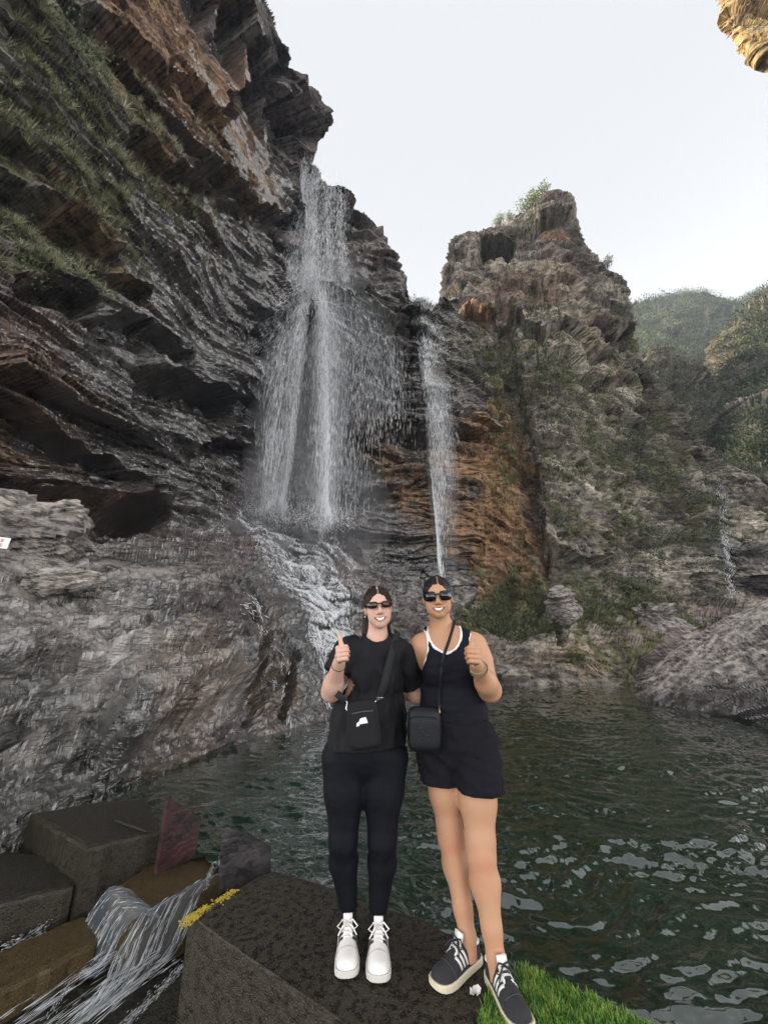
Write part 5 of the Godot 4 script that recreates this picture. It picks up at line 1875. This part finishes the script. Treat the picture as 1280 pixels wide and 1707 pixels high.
	var black := cloth_material(lin(.014, .014, .017), .7)
	var c: Vector3 = V(-0.099, 1.312, -2.090)
	c.z = shirt.front(c.x, c.y) + .035
	var turn := Basis.from_euler(V(-.05, .05, .12))
	put("bag_body", pillow(c, V(.079, .108, .033), turn, .38, .5), black, bag)
	put("front_pocket", pillow(c + turn * V(0, -.018, .03), V(.062, .078, .012), turn, .35, .5), black, bag)
	for q in [[.082, .0], [.052, .032]]:
		st = begin()
		tube(st, [c + turn * V(-.052, q[0] + .004, .016 + q[1] * .75), c + turn * V(0, q[0] + .008, .02 + q[1] * .75), c + turn * V(.052, q[0] + .004, .016 + q[1] * .75)], [.003, .003, .003], 6)
		st.generate_normals()
		put("zip", st.commit(), mat(lin(.06, .06, .065), .35), bag)
	var print := mat(lin(.72, .72, .72), .6)
	for k in [[-.004, .024, .05, .022, .12], [-.028, .012, .016, .013, -.2]]:
		put("print", plate([c + turn * V(k[0] - k[2] * .5, k[1] - k[3] * .5 - .006, .0435), c + turn * V(k[0] + k[2] * .5, k[1] - k[3] * .5 - .004, .0435), c + turn * V(k[0] + k[2] * .35, k[1] + k[3] * .5, .0435), c + turn * V(k[0] - k[2] * .2, k[1] + k[3] * .5 - .003, .0435)], turn * V(0, 0, .0012), 0.0), print, bag)
	var path := []
	for q in [V(0.077, 1.753, -2.360), V(0.075, 1.739, -2.300), V(0.066, 1.712, -2.220), V(0.047, 1.649, -2.140), V(0.024, 1.573, -2.100), V(0.003, 1.495, -2.100), V(-0.021, 1.424, -2.100)]: path.append(q)
	for k in range(2, path.size()): path[k].z = maxf(shirt.front(path[k].x - .015, path[k].y), shirt.front(path[k].x + .015, path[k].y)) + .008
	var smooth := []
	for k in path.size() - 1:
		for s in 5: smooth.append(path[k].cubic_interpolate(path[k + 1], path[maxi(k - 1, 0)], path[mini(k + 2, path.size() - 1)], s / 5.0))
	smooth.append(path[-1])
	put("strap", ribbon(smooth, .04, .003, V(.2, .15, 1)), cloth_material(lin(.022, .023, .026), .75), bag)
	var steel := mat(lin(.6, .6, .6), .25)
	steel.metallic = .9
	st = begin()
	var tip: Vector3 = smooth[-1]
	var corner := c + turn * V(.066, .092, .02)
	tube(st, [tip + V(-.02, .0, .004), tip + V(.02, .0, .004)], [.003, .003], 6)
	tube(st, [tip, tip.lerp(corner, .4) + V(.006, 0, .006), tip.lerp(corner, .75) + V(-.004, 0, .006), corner], [.003, .005, .005, .003], 6)
	st.generate_normals()
	put("clip", st.commit(), steel, bag)
	st = begin()
	var lc := c + turn * V(-.07, .06, .015)
	tube(st, [lc, lc + V(-.012, .02, 0), lc + V(-.006, .045, -.004), lc + V(-.02, .06, -.02)], [.003, .004, .003, .003], 6)
	st.generate_normals()
	put("clip", st.commit(), steel, bag)
	var back := []
	for q in [lc + V(-.015, .05, -.012), lc + V(-.05, .075, -.03), lc + V(-.08, .085, -.09)]: back.append(q)
	put("strap", ribbon(back, .034, .003, V(-.3, .1, 1)), cloth_material(lin(.022, .023, .026), .75), bag)

func ball_mesh(r: float) -> SphereMesh:
	var s := SphereMesh.new()
	s.radius = r
	s.height = 2 * r
	s.radial_segments = 12
	s.rings = 6
	return s

func ring_of(st: SurfaceTool, c: Vector3, axis: Vector3, r: float, thick: float) -> void:
	var x := axis.cross(V(.2, .3, .9)).normalized()
	var y := axis.cross(x)
	var path := []
	var rad := []
	for k in 25:
		path.append(c + (x * cos(TAU * k / 24) + y * sin(TAU * k / 24)) * r)
		rad.append(thick)
	tube(st, path, rad, 7, false)
	st.generate_normals()

func build_second() -> void:
	var who := thing("person", "woman in black tank top and shorts, big black sunglasses, thumb up, black sneakers", "person")
	var skin := Color(.45, .25, .15)
	var toe_r: Vector3 = V(0.205, 0.350, -2.099)
	var heel_r: Vector3 = V(0.451, 0.350, -2.288)
	heel_r = toe_r + (heel_r - toe_r).normalized() * .27
	var heel_l: Vector3 = V(0.452, 0.350, -2.170)
	var toe_l: Vector3 = V(0.508, 0.350, -1.932)
	toe_l = heel_l + (toe_l - heel_l).normalized() * .27
	var ank_r := heel_r.lerp(toe_r, .22) + V(0, .1, 0)
	var ank_l := heel_l.lerp(toe_l, .22) + V(0, .1, 0)
	var sh_r: Vector3 = V(0.215, 1.674, -2.320)
	var sh_l: Vector3 = V(0.500, 1.675, -2.260)
	var el_l: Vector3 = V(0.552, 1.456, -2.200)
	var wr_l: Vector3 = V(0.447, 1.595, -2.010)
	var el_r: Vector3 = V(0.182, 1.427, -2.460)
	var wr_r: Vector3 = V(0.000, 1.375, -2.500)
	var hip_r: Vector3 = V(0.288, 1.198, -2.310)
	var hip_l: Vector3 = V(0.462, 1.209, -2.260)
	var kn_r: Vector3 = V(0.331, 0.774, -2.310)
	var kn_l: Vector3 = V(0.445, 0.762, -2.170)
	var chest: Vector3 = V(0.350, 1.599, -2.290)
	var belly: Vector3 = V(0.367, 1.389, -2.280)
	var seat: Vector3 = V(0.380, 1.232, -2.280)
	var neck: Vector3 = V(0.331, 1.758, -2.290)
	var hd: Vector3 = V(0.304, 1.933, -2.230)
	var hx := Transform3D(Basis.from_euler(V(.03, -.13, .06)), hd)
	var st := begin()
	var f := Field.new(V(-.05, .38, -2.64), V(.70, 1.86, -1.95), .010)
	f.capsule(chest, belly, .125, .135, .05, .72)
	f.capsule(belly, seat, .14, .165, .05, .78)
	f.ball(chest + V(-.06, -.035, .085), V(.07, .07, .06), .05)
	f.ball(chest + V(.06, -.035, .085), V(.07, .07, .06), .05)
	f.capsule(sh_r, sh_l, .057, .06, .06)
	f.capsule(chest + V(0, .07, .01), neck, .09, .06, .06)
	f.capsule(sh_l + V(-.03, .015, 0), neck + V(.02, 0, -.01), .045, .045, .04)
	f.capsule(sh_r + V(.03, .015, 0), neck + V(-.02, 0, -.01), .045, .045, .04)
	f.capsule(neck, hd + V(0, -.05, -.02), .058, .057, .03)
	f.capsule(sh_l, el_l, .066, .054, .03)
	f.ball(sh_l.lerp(el_l, .35), V(.068, .08, .068), .03)
	f.capsule(el_l, wr_l, .055, .032, .03)
	f.ball(el_l.lerp(wr_l, .28), V(.056, .058, .058), .03)
	f.capsule(sh_r, el_r, .06, .05, .03)
	f.capsule(el_r, wr_r, .048, .032, .03)
	for s in [[hip_r, kn_r, ank_r, .0], [hip_l, kn_l, ank_l, .008]]:
		f.capsule(s[0], s[0].lerp(s[1], .55), .1, .078 + s[3], .03)
		f.capsule(s[0].lerp(s[1], .55), s[0].lerp(s[1], .88), .078 + s[3], .06 + s[3] * .6, .03)
		f.capsule(s[0].lerp(s[1], .88), s[1], .06 + s[3] * .6, .054 + s[3] * .5, .03)
		f.ball(s[1] + V(0, .012, .034), V(.034, .038, .03), .022)
		f.ball(s[1] + V(0, -.045, .03), V(.022, .03, .024), .025)
		f.ball(s[1] + V(.03, .0, .0), V(.03, .04, .035), .025)
		f.ball(s[1] + V(-.03, .0, .0), V(.03, .04, .035), .025)
		f.capsule(s[1], s[1].lerp(s[2], .3) + V(0, 0, -.02), .052, .060 + s[3] * .5, .03)
		f.capsule(s[1].lerp(s[2], .3) + V(.006, 0, -.02), s[1].lerp(s[2], .72), .060 + s[3] * .5, .041, .03)
		f.capsule(s[1].lerp(s[2], .05) + V(0, 0, .02), s[2] + V(0, 0, .008), .03, .024, .03)
		f.capsule(s[1].lerp(s[2], .72), s[2], .042, .035, .02)
		f.capsule(s[2], s[2] + V(0, -.06, .02), .036, .034, .02)
	f.net(st, Transform3D(), skin, func(q: Vector3, c: Color) -> Color:
		var k := clampf(n_low.get_noise_3dv(q * 8.0) * .3 + n_fine.get_noise_3dv(q * 30.0) * .15, 0, .3)
		for j in [kn_r, kn_l]: k = maxf(k, .55 * smoothstep(.075, .01, (q - j - V(0, -.005, .05)).length()))
		return c.lerp(Color(.5, .2, .13), k))
	head(st, hx, skin, 1.02, 1.08)
	fist(st, Transform3D(Basis.from_euler(V(-.2, -.05, -.05)).scaled_local(V(-1, 1, 1)), wr_l + V(-.012, .026, .015)), skin, 1.0)
	put("body", st.commit(), skin_material(), who)
	smile(who, hx)
	st = begin()
	f = Field.new(V(-.12, -.13, -.19), V(.12, .15, .12), .005)
	f.ball(V(0, .034, -.018), V(.082, .091, .1), .02)
	f.ball(V(0, -.01, -.13), V(.042, .042, .035), .02)
	f.carve(V(0, -.055, .083), V(.0715, .122, .08), .01)
	f.wrinkle(n_low, V(80, 20, 24), .0028)
	f.carve(V(.008, .128, .045), V(.002, .03, .06), .004)
	f.net(st, hx, Color(.012, .010, .010), func(q: Vector3, c: Color) -> Color:
		return Color(.22, .16, .13) if absf(q.x - .008) < .003 and q.z > .0 and q.y > .05 else c)
	var hair := mat(Color.WHITE, .36, true)
	hair.metallic_specular = .28
	put("hair", st.commit(), hair, who)
	sunglasses(who, hx, .0352, .0265, .001, mat(lin(.008, .008, .009), .15), mat(lin(.006, .007, .010), .06))
	# white under-top, then the black tank top over it
	var tops := []
	for layer in [[.0, "under_top", lin(.75, .73, .74)], [.004, "tank_top", lin(.008, .008, .013)]]:
		st = begin()
		f = Field.new(V(.05, 1.26, -2.56), V(.62, 1.84, -2.02), .0085)
		var g: float = .008 + layer[0]
		f.capsule(chest, belly, .128 + g, .146 + g, .05, .73)
		f.capsule(belly, seat + V(0, .06, 0), .148 + g, .166 + g, .05, .76)
		f.ball(chest + V(-.06, -.035, .085), V(.071, .071, .061) + Vector3.ONE * g, .05)
		f.ball(chest + V(.06, -.035, .085), V(.071, .071, .061) + Vector3.ONE * g, .05)
		f.capsule(sh_r + V(.03, 0, 0), sh_l + V(-.03, 0, 0), .057 + g, .06 + g, .06)
		f.capsule(chest + V(0, .07, .01), neck, .09 + g, .06 + g, .06)
		f.capsule(sh_l + V(-.03, .015, 0), neck + V(.02, 0, -.01), .046 + g, .046 + g, .04)
		f.capsule(sh_r + V(.03, .015, 0), neck + V(-.02, 0, -.01), .046 + g, .046 + g, .04)
		var e: float = layer[0] * 2.2
		f.carve(neck + V(.004, .02 - e, .05), V(.086 + e, .145 + e, .16), .006)
		f.carve(neck + V(.0, .08, -.02), V(.084 + e, .12, .2), .006)
		f.carve(sh_r + V(-.036 - e * .0, .0, .0), V(.062 + e, .125 + e, .2), .006)
		f.carve(sh_l + V(.04, .0, .0), V(.07 + e, .125 + e, .2), .006)
		if layer[0] > 0: f.wrinkle(n_low, V(6, 22, 8), .005)
		f.cut(seat + V(0, .075, 0) if layer[0] > 0 else chest + V(0, -.03, 0), V(0, -1, 0))
		f.net(st, Transform3D(), Color.WHITE)
		tops.append(f)
		put(layer[1], st.commit(), cloth_material(layer[2], .75, 90), who)
	# linen shorts
	st = begin()
	f = Field.new(V(.06, .94, -2.6), V(.68, 1.42, -1.98), .009)
	f.capsule(belly + V(0, -.005, 0), seat, .155, .182, .05, .8)
	f.capsule(belly + V(0, .004, 0), belly + V(.001, .03, 0), .161, .160, .006, .8)
	f.capsule(hip_r + V(-.006, 0, 0), hip_r.lerp(kn_r, .6) + V(-.014, 0, .01), .118, .103, .012)
	f.capsule(hip_l + V(.006, 0, 0), hip_l.lerp(kn_l, .6) + V(.02, 0, .01), .12, .118, .012)
	f.wrinkle(n_low, V(9, 18, 9), .008)
	f.wrinkle(n_low, V(24, 34, 20), .003)
	f.cut(V(0.364, 1.012, -2.200), V(-.04, -1, .0))
	f.cut(belly + V(0, .03, 0), V(0, 1, 0))
	f.net(st, Transform3D(), Color.WHITE)
	put("shorts", st.commit(), cloth_material(lin(.010, .0095, .013), .95, 40), who)
	var suede := mat(lin(.02, .02, .024), .9)
	var white := mat(lin(.72, .7, .68), .6)
	var look := {"upper": suede, "sole": mat(lin(.6, .54, .4), .6), "collar": white, "tongue": white, "lace": mat(lin(.02, .02, .022), .8), "stripe": white, "seam": mat(lin(.05, .05, .055), .8), "inner": -1.0}
	sneaker(who, heel_r, toe_r, look)
	look.inner = 1.0
	sneaker(who, heel_l, toe_l, look)
	st = begin()
	ring_of(st, wr_l.lerp(el_l, .2), (wr_l - el_l).normalized(), .043, .004)
	put("bangle", st.commit(), mat(lin(.12, .1, .07), .3), who)
	st = begin()
	ring_of(st, wr_l.lerp(el_l, .12), (wr_l - el_l).normalized(), .038, .003)
	put("bangle", st.commit(), mat(lin(.3, .22, .1), .3), who)
	# her bag
	var bag := thing("shoulder_bag", "black leather crossbody bag with a thin strap, worn by the woman in shorts", "bag")
	var leather := mat(lin(.007, .0075, .011), .4)
	leather.metallic_specular = .3
	leather.heightmap_enabled = true
	leather.heightmap_texture = noise_tex(256, .09, 3, FastNoiseLite.TYPE_CELLULAR, 2)
	leather.heightmap_scale = .15
	leather.uv1_triplanar = true
	leather.uv1_scale = Vector3.ONE * 6.0
	var c: Vector3 = V(0.198, 1.288, -2.080)
	c.z = (tops[1] as Field).front(V(0.295, 1.386, -2.100).x, V(0.295, 1.373, -2.100).y) + .02
	var turn := Basis.from_euler(V(-.04, -.06, -.03))
	put("bag_body", pillow(c, V(.082, .1, .042), turn, .42, .55), leather, bag)
	put("front_panel", pillow(c + turn * V(-.003, -.014, .034), V(.07, .074, .016), turn, .4, .5), leather, bag)
	st = begin()
	tube(st, [c + turn * V(-.06, .088, .012), c + turn * V(0, .096, .014), c + turn * V(.06, .088, .012)], [.0032, .0034, .0032], 6)
	st.generate_normals()
	put("zip", st.commit(), mat(lin(.1, .09, .06), .3), bag)
	var top: Field = tops[1]
	var path := [V(0.412, 1.813, -2.340), V(0.401, 1.804, -2.280), V(0.378, 1.769, -2.200), V(0.344, 1.700, -2.150), V(0.310, 1.621, -2.100), V(0.294, 1.536, -2.100), V(0.284, 1.454, -2.100), V(0.280, 1.381, -2.100)]
	for k in range(4, path.size()): path[k].z = maxf(top.front(path[k].x - .006, path[k].y), top.front(path[k].x + .006, path[k].y)) + .008
	var smooth := []
	for k in path.size() - 1:
		for s in 5: smooth.append(path[k].cubic_interpolate(path[k + 1], path[maxi(k - 1, 0)], path[mini(k + 2, path.size() - 1)], s / 5.0))
	smooth.append(path[-1])
	put("strap", ribbon(smooth, .016, .004, V(.1, .15, 1)), leather, bag)
	var brass := mat(lin(.55, .42, .2), .3)
	brass.metallic = .9
	st = begin()
	tube(st, [smooth[-1] + V(0, .004, .003), (smooth[-1] as Vector3).lerp(c + turn * V(.074, .07, .01), .5), c + turn * V(.074, .07, .01)], [.0045, .006, .004], 7)
	st.generate_normals()
	put("clip", st.commit(), brass, bag)
